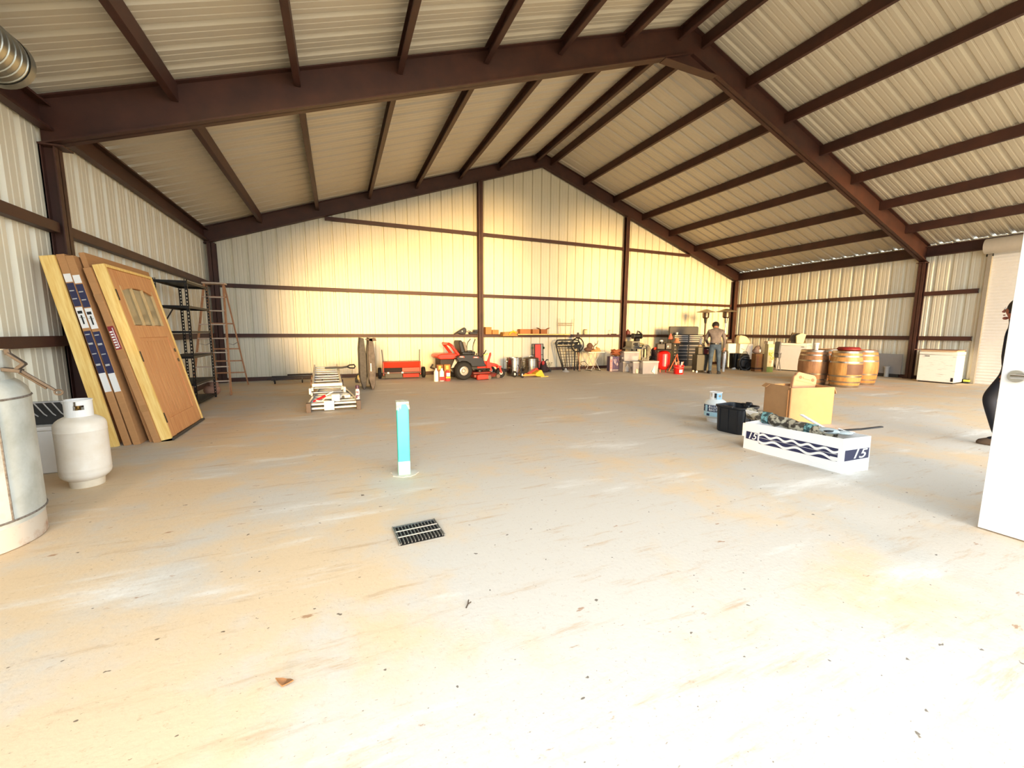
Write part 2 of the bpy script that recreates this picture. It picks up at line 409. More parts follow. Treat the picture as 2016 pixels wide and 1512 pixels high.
# ================================================================ camera, light
def camera():
    pitch, yaw, roll, f = .1271, .4032, .0045, 801.77
    cp, sp, cy, sy = math.cos(pitch), math.sin(pitch), math.cos(yaw), math.sin(yaw)
    fw = V((sy*cp, cy*cp, -sp)); rt = V((cy, -sy, 0)); up = rt.cross(fw)
    cr, sr = math.cos(roll), math.sin(roll)
    r2 = cr*rt+sr*up; u2 = -sr*rt+cr*up
    cam = bpy.data.cameras.new('camera'); cam.sensor_width = 36; cam.lens = f/2016*36; cam.clip_start = .02; cam.clip_end = 300
    o = bpy.data.objects.new('camera', cam); C.objects.link(o)
    o.matrix_world = Matrix(((r2.x,u2.x,-fw.x,0),(r2.y,u2.y,-fw.y,0),(r2.z,u2.z,-fw.z,1.31),(0,0,0,1)))
    bpy.context.scene.camera = o
camera()
sc = bpy.context.scene
w = bpy.data.worlds.new('sky'); sc.world = w; w.use_nodes = True
bg = w.node_tree.nodes['Background']; bg.inputs[0].default_value = (*lin((.93,.97,1.0)), 1); bg.inputs[1].default_value = SKY
def sun(name, direction, strength, col, ang):
    s = bpy.data.lights.new(name, 'SUN'); s.energy = strength; s.angle = R(ang); s.color = lin(col)
    o = bpy.data.objects.new(name, s); C.objects.link(o); o.rotation_euler = V(direction).to_track_quat('-Z', 'Y').to_euler(); o.location = (9, -20, 6)
sun('low_sun', (.16, 1, -.05), SUN, (1.0,.80,.50), 12)
def portal(x0, x1, z1):
    a = bpy.data.lights.new('sky_portal', 'AREA'); a.shape = 'RECTANGLE'; a.size = x1-x0; a.size_y = z1; a.cycles.is_portal = True
    o = bpy.data.objects.new('sky_portal', a); C.objects.link(o); o.location = ((x0+x1)/2, Y0-.13, z1/2); o.rotation_euler = (PI/2, 0, 0)
for x0, x1, h in OPEN: portal(x0, x1, h)
sc.view_settings.view_transform = 'Standard'; sc.view_settings.look = 'None'; sc.view_settings.exposure = EXPO; sc.view_settings.gamma = 1
sc.view_settings.use_curve_mapping = False
sc.cycles.max_bounces = 10; sc.cycles.diffuse_bounces = 6; sc.cycles.caustics_reflective = False; sc.cycles.caustics_refractive = False
sc.cycles.sample_clamp_indirect = 6
# ================================================================ big things at the left
def cap_prof(r, z0, z1, h, n=7, bot=False):
    """dome profile from radius r at z0 up to z1"""
    return [(r*math.cos(PI/2*i/n), z0+(z1-z0)*math.sin(PI/2*i/n)) for i in range(n+1)]
TANKG = mat('tank_grey', (.74,.76,.74), .55, 0, .12, 5, col2=(.60,.61,.57), thr=(.25,.6))
t = thing('propane_tank', 'large scuffed grey-white upright gas tank at the left edge of the picture', 'gas tank', (-2.175, 3.44, 0)); t.scale = (1, 1, 1.08)
mb = MB(); mb.lathe([(.30,.06),(.365,.10),(.38,.17)]+cap_prof(.38,.84,1.02,0), n=48); mb.build('tank_body', TANKG, t)
mb = MB(); mb.lathe([(.355,0),(.372,.005),(.372,.145),(.366,.15),(.355,.145),(.355,0)], n=48, cap=False); mb.build('foot_ring', mat('foot_ring_rust', (.78,.74,.68), .65, 0, .3, 6, col2=(.62,.42,.27), thr=(.3,.5)), t)
mb = MB()
for z in (.165,.835): mb.tube([(.381*math.cos(2*PI*i/40), .381*math.sin(2*PI*i/40), z) for i in range(40)], .006, 6, True)
th = -.42; mb.tube([(.381*math.cos(th), .381*math.sin(th), .17), (.381*math.cos(th), .381*math.sin(th), .83)], .005, 6)
mb.build('weld_bead', mat('weld_rust', (.52,.50,.47), .8, 0, .4, 60, col2=(.30,.25,.21)), t)
mb = MB()
for r in (.32,): 
    k = 30; a0 = -1.9
    for i in range(k):
        u0, u1 = a0+5.2*i/k, a0+5.2*(i+1)/k
        top = 1.10
        lo = .925
        if i in (15, 16): # hand hole
            for z0, z1 in ((lo, 1.03), (1.075, top)):
                mb.add([(r*math.cos(u)*q, r*math.sin(u)*q, z) for u in (u0, u1) for q in (1, .955) for z in (z0, z1)], [(0,1,5,4),(2,6,7,3),(1,3,7,5),(0,4,6,2),(0,2,3,1),(4,5,7,6)])
        else:
            mb.add([(r*math.cos(u)*q, r*math.sin(u)*q, z) for u in (u0, u1) for q in (1, .955) for z in (lo, top)], [(0,1,5,4),(2,6,7,3),(1,3,7,5),(0,4,6,2),(0,2,3,1),(4,5,7,6)])
mb.build('valve_collar', TANKG, t)
mb = MB(); mb.cyl((0,0,1.05), .03, .12); mb.cyl((0,0,1.12), .022, .05); mb.tube([(.0,0,1.07),(.07,-.02,1.07)], .014); mb.build('valve', mat('brass', (.62,.48,.25), .4, .8), t)

t = thing('hitch_tool', 'rusty steel tool with a bent arm lying over the grey tank shoulder', 'tool', (-1.86, 3.45, 1.065))
mb = MB()
mb.bar((-.16,-.02,.04), (.08,0,-.005), .05, .022); mb.bar((.075,0,-.003), (.19,.05,-.135), .026, .016); mb.bar((.05,.03,-.015), (.15,.06,-.125), .02, .012)
mb.build('tool_bar', RUST, t, .003)
mb = MB(); mb.bar((.05,0,.0),(.098,0,.042),.034,.018); mb.bar((.098,0,.036),(.028,0,.105),.030,.016); mb.bar((.03,0,.095),(.026,0,.130),.026,.016); mb.build('bent_arm', RUST, t, .003)
mb = MB(); mb.tube([(.205+.020*math.cos(2*PI*i/14), .055, -.15+.016*math.sin(2*PI*i/14)) for i in range(14)], .006, 6, True); mb.build('eye_ring', RUST, t)

def lp_tank(name, label, loc, rz, r, h, hd, m, foot, group=None):
    t = thing(name, label, 'gas tank', loc, rz, group)
    mb = MB(); z0 = .035
    lo = [(r*math.sin(PI/2*i/6), z0+hd-hd*math.cos(PI/2*i/6)) for i in range(1, 7)]
    up = cap_prof(r, h-hd, h, 0)
    mb.lathe([(.001,z0)]+lo+[(r, z0+hd+.03), (r+.002,z0+hd+.035), (r,z0+hd+.045), (r, h-hd-.05), (r+.002,h-hd-.045), (r, h-hd-.04)]+up, n=40)
    mb.build('tank_body', m, t)
    mb = MB()
    mb.lathe([(r*.64,0),(r*.66,0),(r*.70,.07),(r*.68,.07),(r*.64,0)], n=36, cap=False); mb.build('foot_ring', foot, t)
    return t
t = lp_tank('propane_tank', 'mid-sized dirty white gas cylinder with a squarish collar beside the leaning doors', (-2.02, 4.50, 0), .2, .19, .66, .10, mat('tank_white', (.93,.91,.87), .4, 0, .05, 4, col2=(.87,.82,.74)), mat('foot_white', (.88,.83,.74), .5, 0, .15))
mb = MB()
k = 36; r = .105
for i in range(k):
    u0, u1 = -2.6+5.4*i/k, -2.6+5.4*(i+1)/k
    hole = 6 <= i <= 10 or 24 <= i <= 27
    for z0, z1 in (((.635,.705),(.745,.785)) if hole else ((.635,.785),)):
        mb.add([(r*math.cos(u)*q, r*math.sin(u)*q, z) for u in (u0, u1) for q in (1, .95) for z in (z0, z1)], [(0,1,5,4),(2,6,7,3),(1,3,7,5),(0,4,6,2),(0,2,3,1),(4,5,7,6)])
mb.tube([(.105*math.cos(-2.6+5.4*i/30), .105*math.sin(-2.6+5.4*i/30), .786) for i in range(31)], .006, 6)
mb.build('valve_collar', WHITEP, t)
mb = MB(); mb.cyl((0,0,.69), .02, .09); mb.cyl((0,0,.74), .03, .02); mb.tube([(0,0,.70),(0,-.06,.70)], .012); mb.build('valve', mat('brass'), t) if 'brass' in _M else None

t = thing('wire_basket', 'small black wire rack behind the white gas cylinder', 'rack', (-2.52, 5.1, .44))
mb = MB()
for i in range(6):
    x = -.14+i*.06; mb.tube([(x,-.1,.22),(x+.02,-.02,.10),(x+.05,.06,.02)], .005, 6)
mb.tube([(-.16,-.1,.22),(.18,-.1,.22)], .007, 6); mb.tube([(-.12,.05,.04),(.24,.05,.04)], .007, 6); mb.build('wire_frame', LTGREY, t)
mb = MB(); mb.bb(-.15,.18,.0,.14,.0,.2); mb.build('rack_bin', DKGREY, t, .01)
t = thing('white_bin', 'low white box under the black wire rack by the left wall', 'box', (-2.50, 5.12, 0))
mb = MB(); mb.bb(-.2,.2,-.14,.16,0,.40); mb.build('bin_body', WHITEP, t, .012)
mb = MB(); mb.bb(-.21,.21,-.15,.17,.40,.437); mb.build('bin_lid', WHITEP, t, .008)
t = thing('louvred_panel', 'brown framed panel with pale slats leaning at the far left wall', 'panel', (A+.12, 4.62, 0))
mb = MB()
for i in range(24): mb.box((0, -.36, .12+i*.05), (.02,.60,.042), (0,.35,0))
mb.build('slats', LTGREY, t)
mb = MB(); mb.bar((.0,0,.0),(-.02,-.0,1.6),.05,.05); mb.bar((.0,-.72,.0),(-.02,-.72,1.6),.05,.05); mb.bar((-.02,0,1.6),(-.02,-.72,1.6),.05,.05); mb.bar((0,0,.03),(0,-.72,.03),.05,.05); mb.build('panel_frame', mat('brown_frame', (.40,.34,.29), .6), t)

# ---------------------------------------------------------------- leaning door units and cartons
def lean(name, label, cat, xb, y, xt, h, rz=0):
    """frame whose local X is the face normal, Y runs along the wall, Z up the leaning face"""
    a = math.atan2(xb-xt, h); t = thing(name, label, cat, (xb, y, .004), 0); t.rotation_euler = (0, -a, rz); return t, math.hypot(h, xb-xt)
t, L = lean('boxed_door_frame', 'pine door frame nearest the left wall in the leaning stack', 'door frame', -2.335, 5.88, -2.67, 2.08)
mb = MB(); mb.bb(-.12, 0, 0, .032, 0, L); mb.build('side_jamb', PINE, t, .002)
mb = MB(); mb.bb(-.12, 0, .032, .37, L-.035, L); mb.build('head_jamb', PINE, t, .002)
mb = MB(); mb.bb(-.12, 0, .37, .40, 0, L); mb.build('side_jamb', PINE, t, .002)
mb = MB(); mb.bb(-.075, -.035, .032, .37, .02, L-.035); mb.build('side_panel', FIR, t, .002)
def carton(label, xb, xt, h, w, th, y0, blue, deep=.95):
    t, L = lean('flat_carton', label, 'carton', xb, y0, xt, h)
    mb = MB(); mb.bb(-th, 0, 0, deep, 0, L); mb.build('carton_body', CARD, t, .004)
    if blue:
        z = .52*L
        for nm, m, z0, z1 in (('white_label', WHITEP, .30, .40), ('blue_label', NAVY, .40, .62), ('white_label', WHITEP, .635, .74), ('blue_label', NAVY, .745, .86), ('white_label', WHITEP, .865, .905)):
            mb = MB(); mb.bb(-th*.93, -th*.07, -.0016, 0, z0*L, z1*L); mb.build(nm, m, t)
        mb = MB()
        for z0, z1 in ((.44,.45),(.50,.505),(.55,.56),(.60,.605),(.78,.785),(.82,.825)):
            mb = MB(); mb.bb(-th*.85, -th*.3, -.0024, -.001, z0*L, z1*L); mb.build('pale_line', LTGREY, t)
        mb = MB(); mb.bar((-th*.5,-.003,.655*L),(-th*.5,-.003,.70*L),.012,.003); mb.bar((-th*.75,-.003,.69*L),(-th*.2,-.003,.685*L),.014,.003); mb.bb(-th*.8,-th*.25,-.003,-.001,.708*L,.722*L); mb.build('handle_picture', BLACK, t)
    return t, L
carton('tall cardboard carton with blue and white labels next to the pine frame', -2.235, -2.60, 2.10, 0, .068, 5.90, True)
carton('second tall blue and white labelled carton, right of its twin', -2.15, -2.53, 2.09, 0, .068, 5.90, True)
t, L = lean('flat_carton', 'wide plain cardboard carton recessed behind the red labelled one', 'carton', -2.05, 5.99, -2.475, 2.14)
mb = MB(); mb.bb(-.05, 0, 0, 1.65, 0, L); mb.build('carton_body', CARD, t, .004)
t, L = carton('narrow cardboard carton with a red and white sticker beside the panelled door', -1.978, -2.415, 1.98, 0, .065, 5.93, False)
mb = MB(); mb.bb(-.060, -.006, -.0016, 0, .555*L, .685*L); mb.build('red_sticker', mat('sticker_red', (.55,.14,.16), .5), t)
mb = MB()
for i in range(7): mb.bb(-.056+.002*(i % 2), -.030, -.003, -.001, (.563+i*.0145)*L, (.571+i*.0145)*L)
mb.bb(-.024, -.018, -.003, -.001, .565*L, .675*L)
mb.build('white_print', WHITEP, t)
for z0, z1 in ((.50,.55),(.19,.23),(.82,.86)): mb = MB(); mb.bb(-.066, .001, -.001, .0, z0*L, z1*L); mb.build('packing_tape', mat('tape', (.70,.52,.34), .25), t)

t, L = lean('prehung_door', 'fir panelled entry door with three small lites in a pine frame', 'door', -1.87, 5.96, -2.31, 2.03)
W = 1.26; jd = .105
mb = MB(); mb.bb(-jd, 0, 0, .032, 0, L); mb.build('side_jamb', PINE, t, .002)
mb = MB(); mb.bb(-jd, 0, W-.03, W, 0, L); mb.build('side_jamb', PINE, t, .002)
mb = MB(); mb.bb(-jd, 0, .032, W-.03, L-.032, L); mb.build('head_jamb', PINE, t, .002)
mb = MB(); mb.bb(-jd, .012, .0, W, 0, .03); mb.build('sill', DKGREY, t, .002)
x0, x1 = -.055, -.012; yl, yh = .036, W-.034
leaf = MB()
wy0, wy1, wz0, wz1 = .26, 1.00, 1.42, 1.83
leaf.bb(x0, x1, yl, .20, .035, L-.036); leaf.bb(x0, x1, 1.08, yh, .035, L-.036)          # stiles
leaf.bb(x0, x1, .20, 1.08, 1.86, L-.036); leaf.bb(x0, x1, .20, 1.08, 1.25, 1.40); leaf.bb(x0, x1, .20, 1.08, .035, .25)
lf = leaf.build('door_leaf', FIR, t, .004)
mb = MB(); mb.bb(x0+.012, x1-.012, .20, 1.08, .25, 1.25); mb.build('lower_panel', FIR, t)
mb = MB()
for i in range(9): mb.bb(x1-.013, x1-.008, .235+i*.091, .235+i*.091+.082, .29, 1.21)
mb.build('panel_boards', FIR, t, .003)
mb = MB()
for i in range(3): mb.bb(x0+.018, x0+.026, .215+.29*i, .475+.29*i, 1.41, 1.85)
mb.build('glass_lites', mat('door_glass', (.60,.55,.42), .12, 0, .1), t)
mb = MB()
for y in (.20, .485, .775, 1.06): mb.bb(x0+.01, x1+.004, y-.002, y+.022, 1.40, 1.86)
mb.build('glazing_bars', mat('glaze_bar', (.85,.72,.5), .5), t)
mb = MB(); mb.prism([(.20,1.86),(.20,1.80),(.42,1.848),(.64,1.86)], x0+.01, x1+.003, 'YZ'); mb.prism([(1.08,1.86),(1.08,1.80),(.86,1.848),(.64,1.86)], x0+.01, x1+.003, 'YZ'); mb.build('arched_rail', FIR, t)
for z in (.28, 1.03, 1.74):
    mb = MB(); mb.bb(x1-.002, .004, .026, .052, z-.06, z+.06); mb.cyl((-.003,.04,z), .007, .125, n=8); mb.build('hinge', mat('dark_bronze', (.14,.10,.08), .5, .4), t)
for z in (.92, 1.06):
    mb = MB(); mb.cyl((x1, W-.10, z), .026, .012, 'X'); mb.build('lock_bore', BLKMET, t)

# ---------------------------------------------------------------- slotted angle shelving
t = thing('shelving_unit', 'tall black slotted-angle metal shelving unit, empty, by the left wall', 'shelf', (-2.49, 9.1, 0))
hx, hy, H = .225, .60, 2.16
BS = mat('shelf_black', (.115,.11,.105), .5, .3, .2)
for sx in (-1, 1):
    for sy in (-1, 1):
        mb = MB(); n = 36
        for i in range(n):            # perforated angle: rungs between edge strips
            z0 = H*i/n; 
            mb.bb(sx*hx, sx*(hx-.004), sy*hy, sy*(hy-.010), z0, z0+H/n); mb.bb(sx*hx, sx*(hx-.004), sy*(hy-.026), sy*(hy-.038), z0, z0+H/n); mb.bb(sx*hx, sx*(hx-.004), sy*(hy-.010), sy*(hy-.026), z0, z0+H/n*.5)
            mb.bb(sx*hx, sx*(hx-.010), sy*hy, sy*(hy-.004), z0, z0+H/n); mb.bb(sx*(hx-.026), sx*(hx-.038), sy*hy, sy*(hy-.004), z0, z0+H/n); mb.bb(sx*(hx-.010), sx*(hx-.026), sy*hy, sy*(hy-.004), z0, z0+H/n*.5)
        mb.build('post', BS, t)
for z in (.07, .40, .87, 1.30, 1.72, 2.13):
    mb = MB()
    if abs(z-1.30) > .01: mb.bb(-hx+.005, hx-.005, -hy+.005, hy-.005, z, z+.004)
    for s in (-1, 1):
        mb.bb(s*(hx-.006), s*(hx-.012), -hy+.006, hy-.006, z-.034, z); mb.bb(-hx+.006, hx-.006, s*(hy-.006), s*(hy-.012), z-.034, z)
    mb.build('shelf', BS, t)
mb = MB(); mb.bar((-hx+.004,-hy,1.26),(-hx+.004,hy*.3,1.70),.022,.003); mb.build('brace', BS, t)
t = thing('canvas_bag', 'crumpled pinkish bag on the floor behind the black shelving', 'bag', (-2.42, 10.05, 0))
mb = MB(); mb.ell((0,0,.10), (.15,.17,.12)); mb.ell((.04,-.03,.2), (.09,.1,.1)); mb.build('bag_body', mat('pink_canvas', (.66,.50,.42), .85, 0, .2), t)

# ---------------------------------------------------------------- step ladder in the corner
t = thing('step_ladder', 'tall weathered wooden step ladder standing open in the back left corner', 'ladder', (-2.38, 10.75, 0))
OR = mat('ladder_wood', (.72,.53,.38), .65, 0, .1, 5, stretch=(6,6,1), col2=(.60,.42,.30)); FB = mat('ladder_step', (.78,.70,.62), .6, 0, .12)
tz = 2.30
def fr(s, z): k = 1-z/tz; return (s*(.17+.155*k), -.06-.86*k, z)
def rr_(s, z): k = 1-z/tz; return (s*(.16+.16*k), .06+.82*k, z)
for s, nm in ((-1,'front_rail'),(1,'front_rail')):
    mb = MB(); mb.bar(fr(s,0), fr(s,tz), .026, .075, (0,1,.4)); mb.build(nm, OR, t)
for s in (-1, 1):
    mb = MB(); mb.bar(rr_(s,0), rr_(s,tz-.03), .024, .05, (0,1,-.4)); mb.build('rear_rail', OR, t)
for i in range(1, 8):
    z = tz*i/8; a, b = fr(-1, z), fr(1, z)
    mb = MB(); mb.bar(a, b, .085, .022); mb.build('step', FB, t)
for i in (1, 2, 3, 5, 7):
    z = tz*i/8+.03; mb = MB(); mb.bar(rr_(-1,z), rr_(1,z), .016, .03); mb.build('rear_bar', OR, t)
mb = MB(); mb.bb(-.20,.20,-.13,.13,tz,tz+.03); mb.build('top_cap', FB, t, .004)
for s in (-1, 1):
    mb = MB(); p, q = V(fr(s,1.05)), V(rr_(s,1.05)); mb.bar(p, (p+q)/2+V((0,0,-.05)), .018, .004); mb.bar((p+q)/2+V((0,0,-.05)), q, .018, .004); mb.build('spreader', GREY, t)

# ================================================================ centre floor
t = thing('floor_post', 'turquoise painted square steel post with a taped top, standing on the floor', 'post', (.515, 3.76, 0), -.06)
mb = MB(); mb.bb(-.052,.052,-.052,.052,0,.675)
mb.build('post_tube', mat('teal_post', (.22,.80,.76), .42, 0, .08, 6, col2=(.18,.72,.70)), t, .006)
mb = MB(); mb.bb(-.054,.054,-.054,.054,.0,.13); mb.build('dusty_base', mat('teal_dust', (.66,.82,.80), .7, 0, .12, 14, col2=(.50,.80,.78)), t, .006)
mb = MB(); mb.bb(-.055,.055,-.055,.055,.66,.682); mb.prism([(-.055,.66),(-.055,.605),(-.045,.618),(-.037,.60),(-.03,.64),(-.018,.615),(-.01,.66)], -.058, -.055); mb.prism([(.055,.66),(.055,.60),(.046,.625),(.04,.66)], -.058, -.055); mb.prism([(.03,.66),(.055,.66),(.062,.61),(.052,.62)], -.06, -.058); mb.build('tape_cap', mat('frayed_tape', (.78,.85,.83), .4, 0, .3, 30, col2=(.35,.45,.42)), t)
t = thing('spilled_plaster', 'pale plaster ring around the foot of the turquoise post', 'plaster', (.515, 3.76, 0)); t['kind'] = 'stuff'
mb = MB(); mb.prism([((.10+.035*random.random())*math.cos(2*PI*i/26), (.10+.035*random.random())*math.sin(2*PI*i/26)) for i in range(26)], .0, .004, 'XY'); mb.build('plaster_patch', mat('plaster', (.80,.78,.74), .8, 0, .15, 20), t)

t = thing('drain_grate', 'rectangular galvanised drain grate set into the floor in the foreground', 'drain', (.43, 2.57, .0), .06)
mb = MB(); mb.bb(-.145,.145,-.125,.125,.0005,.003); mb.build('drain_pit', mat('drain_dark', (.03,.03,.03), .9), t)
GALV = mat('grate_steel', (.55,.57,.58), .42, .6, .15)
mb = MB()
for i in range(13): mb.bb(-.132+i*.022-.0022, -.132+i*.022+.0022, -.118, .118, .003, .014)
mb.build('bearing_bars', GALV, t)
for y in (-.04, .04):
    mb = MB(); mb.bb(-.138,.138,y-.004,y+.004,.0115,.0165); mb.build('cross_bar', mat('bar_bright', (.80,.81,.81), .35, .5), t)
mb = MB(); mb.bb(-.145,-.139,-.125,.125,0,.015); mb.bb(.139,.145,-.125,.125,0,.015); mb.bb(-.145,.145,.12,.126,0,.012); mb.build('grate_frame', GALV, t)

LEAF = mat('dry_leaf', (.60,.42,.26), .8, 0, .3, 30)
def leaf(label, x, y, s, m=LEAF):
    mb = MB(); n = 8
    pts = [(s*math.cos(2*PI*i/n)*(1.4 if i % 4 == 0 else .9), s*.6*math.sin(2*PI*i/n)) for i in range(n)]
    vs = [(u, v, .002+.010*abs(u)/s+.004*random.random()) for u, v in pts]+[(0,0,.001)]+[(u, v, .004+.010*abs(u)/s+.004) for u, v in pts]+[(0,0,.004)]
    fs = [(i, (i+1) % n, n) for i in range(n)]+[(n+1+(i+1) % n, n+1+i, 2*n+1) for i in range(n)]+[(i, n+1+i, n+1+(i+1) % n, (i+1) % n) for i in range(n)]
    mb.add(vs, fs); return tag(mb.build('dry_leaf', m, loc=(x,y,0), rot=(0,0,random.random()*3)), label, 'leaf')
leaf('curled brown leaf on the floor in the lower left foreground', -.24, 1.59, .026)
t = thing('dead_twig', 'tiny dark forked twig on the pale floor below the drain', 'twig', (.52, 1.75, .004), .4)
mb = MB(); mb.tube([(-.02,-.012,0),(0,0,.003),(.02,.018,.006)], .0028, 6); mb.tube([(0,0,.003),(.018,-.004,.008)], .0022, 6); mb.build('twig_stem', mat('twig', (.22,.17,.13), .8), t)
# ---------------------------------------------------------------- aluminium ladders lying on the floor
t = thing('step_ladder', 'aluminium step ladder folded flat on the floor, wide feet towards the viewer', 'ladder', (-.10, 7.25, 0), .03)
def rail(mb, p, q, w=.03, d=.075): mb.bar(p, q, w, d)
Lh = 2.5
for k, (zz, nm) in enumerate(((.045,'rear_rail'),(.115,'front_rail'))):
    for s in (-1, 1):
        mb = MB(); rail(mb, (s*.38, .05, zz), (s*.19, Lh, zz)); mb.build(nm, ALU, t)
    for i in range(9 if k else 6):
        y = .12+(.27 if k else .4)*i; f = .38-.19*y/Lh
        mb = MB(); mb.bb(-f, f, y-.04, y+.04, zz-.015, zz+.015); mb.build('step', ALU, t, .003)
for s in (-1, 1):
    for zz in (.045,.115):
        mb = MB(); mb.bb(s*.38-.035, s*.38+.035, -.03, .07, zz-.045, zz+.04); mb.build('foot_pad', mat('foot_brown', (.36,.31,.28), .7), t, .006)
mb = MB(); mb.bb(-.15,.0,.0,.045,.02,.17); mb.build('label_plate', WHITEP, t)
t = thing('articulated_ladder', 'folded aluminium multi-section ladder stacked on the flat step ladder', 'ladder', (-.16, 8.05, .160)); t.rotation_euler = (.075, 0, .03)
for z in (.03, .115, .185):
    for s in (-1, 1):
        mb = MB(); mb.bar((s*(.27-.02*z*10),0,z), (s*(.27-.02*z*10),2.3,z), .03, .062); mb.build('side_rail', ALU, t)
for z in (.03, .115, .185):
    for i in range(8):
        if z < .15 and i % 4: continue
        w_ = .27-.2*z; mb = MB(); mb.cyl((0,.1+.28*i,z), .015, 2*w_, 'X', 12); mb.build('rung', ALU, t)
for s in (-1, 1):
    mb = MB(); mb.bb(s*.285-.02, s*.285+.02, -.03, .05, .03, .135); mb.build('end_shoe', WHITEP, t, .005)
    for y in (.5, 1.1):
        mb = MB(); mb.cyl((s*.27,y,.12), .065, .03, 'X', 16); mb.build('hinge', mat('hinge_brown', (.45,.36,.31), .6, .2), t)
mb = MB(); mb.bb(-.25,.25,-.02,.05,.16,.215); mb.build('end_bar', WHITEP, t, .01)
mb = MB(); mb.bar((-.24,2.1,.0),(-.24,2.1,-.16),.03); mb.bar((.24,2.1,.0),(.24,2.1,-.16),.03); mb.bar((-.24,2.1,-.15),(.24,2.1,-.15),.03); mb.build('stabiliser_bar', DKGREY, t)
t = thing('paint_tray', 'white plastic holed tray lying on the near end of the ladders', 'tray', (-.06, 7.68, .155), .05)
mb = MB(); mb.bb(-.20,.22,-.10,.16,0,.05); mb.build('tray_body', WHITEP, t, .012)
mb = MB(); mb.cyl((.10,-.102,.02), .025, .006, 'Y', 16); mb.cyl((.16,-.101,.035), .006, .005, 'Y', 10); mb.build('dark_holes', BLACK, t)
mb = MB(); mb.bb(-.17,.18,-.02,.12,.05,.068); mb.build('tray_rim', LTGREY, t, .006)
t = thing('plastic_box_end', 'upright white plastic box end propped on the flat ladder', 'box', (-.08, 7.44, .135), .05)
mb = MB(); mb.bb(-.06,.07,-.06,.05,0,.12); mb.build('lid_body', WHITEP, t, .008)
t = thing('caulking_gun', 'red handled caulking gun lying on the aluminium ladder', 'tool', (-.30, 7.42, .165), .5)
mb = MB(); mb.tube([(-.14,-.03,.0),(-.02,0,.03),(.08,.02,.06)], [.014,.02,.022], 10); mb.build('red_handle', mat('handle_red', (.75,.12,.14), .4), t)
mb = MB(); mb.tube([(.08,.02,.06),(.24,.06,.11)], .012, 8); mb.tube([(-.1,-.03,.015),(-.03,-.06,-.005),(.05,-.03,.02)], .007, 6); mb.build('rod', WHITEP, t)
t = thing('spray_can', 'white and purple spray can standing on the near right ladder foot', 'can', (.275, 7.40, .155))
mb = MB(); mb.lathe([(0,0),(.031,0),(.033,.004),(.033,.16),(.026,.178),(.0,.18)], n=20); mb.build('can_body', mat('can_white', (.9,.88,.9), .35, 0, .3, 22, col2=(.36,.2,.35), thr=(.45,.5)), t)
mb = MB(); mb.lathe([(0,.178),(.030,.178),(.030,.235),(.027,.24),(0,.24)], n=20); mb.build('can_cap', mat('can_purple', (.27,.14,.25), .4), t)
t = thing('shovel', 'black shovel with a loop handle lying across the ladder stack', 'shovel', (.06, 9.6, .52), .02)
mb = MB(); mb.tube([(-.34,0,0),(.0,.0,.005),(.10,0,.02)], .02, 10); mb.build('shaft', BLACK, t)
mb = MB(); mb.tube([(.10,0,.02),(.16,0,.055),(.25,0,.06),(.27,0,.02),(.25,0,-.015),(.16,0,-.01),(.10,0,.02)], .016, 8); mb.build('loop_handle', BLACK, t)
t = thing('hose_reel', 'black and yellow machine with a round hub on the floor behind the ladders', 'machine', (.47, 11.2, 0)); t.scale = (.62,.62,.75)
mb = MB(); mb.bb(-.16,.16,-.08,.10,.0,.15); mb.lathe([(.0,-.07),(.13,-.07),(.14,-.05),(.14,.06),(0,.06)], (.02,0,.17), 24, 'Y'); mb.build('reel_body', BLACK, t, .012)
mb = MB(); mb.lathe([(.055,-.095),(.10,-.095),(.10,-.075),(.055,-.075)], (.02,0,.17), 24, 'Y'); mb.build('yellow_ring', mat('reel_yellow', (.80,.72,.42), .5), t)
mb = MB(); mb.lathe([(0,-.1),(.045,-.1),(.05,-.08),(0,-.08)], (.02,0,.17), 20, 'Y'); mb.build('hub', LTGREY, t)
mb = MB(); mb.ell((.03,-.10,.05), (.09,.06,.05)); mb.build('grey_foot', mat('tan_cloth', (.62,.56,.48), .8), t)
t = thing('bed_frame', 'dismantled dark steel bed frame on casters lying by the back wall', 'bed frame', (-1.05, 11.75, 0), -.03)
BF = mat('bedframe', (.17,.13,.12), .5, .4, .2)
for a, b in (((-.62,-.05,.12),(.75,.10,.16)), ((-.55,.2,.14),(.8,.25,.12)), ((-.50,-.2,.10),(.55,-.05,.13)), ((-.2,.28,.17),(.95,.0,.20))):
    mb = MB(); mb.bar(a, b, .035, .035); mb.build('side_rail', BF, t)
for x, y in ((-.42,-.22), (.18,-.15), (-.5,.22), (.62,.2)):
    mb = MB(); mb.bar((x,y,.05),(x,y,.15),.02); mb.cyl((x,y,.038), .036, .028, 'X', 16); mb.build('caster', BLACK, t)

t = thing('tonneau_cover', 'folded dark grey truck bed cover standing on end', 'cover', (.60, 9.9, 0))
for i, (x0, x1, m, yn) in enumerate(((-.17,-.02, mat('vinyl_dark', (.17,.16,.16), .6, 0, .3, 20, col2=(.27,.26,.25)), -.18), (.01,.16, mat('vinyl_grey', (.40,.36,.33), .65, 0, .2, 12, col2=(.27,.24,.22)), -.30))):
    mb = MB()
    prof = [((x0+x1)/2-.015,0),((x0+x1)/2+.02,0),(x1-.02,.12),(x1,.35),(x1,.75),(x1-.04,1.15),(x0+.03,1.17),(x0,.9),(x0,.25)]
    mb.prism(prof, yn, yn+.75); mb.build('folded_panel', m, t, .01)
mb = MB(); mb.bar((.0,-.17,.1),(.0,-.17,1.16),.02,.03); mb.build('hinge_strip', BLACK, t)
mb = MB(); mb.bar((.06,-.31,.42),(.06,-.31,.6),.02,.012); mb.build('pale_buckle', WHITEP, t)
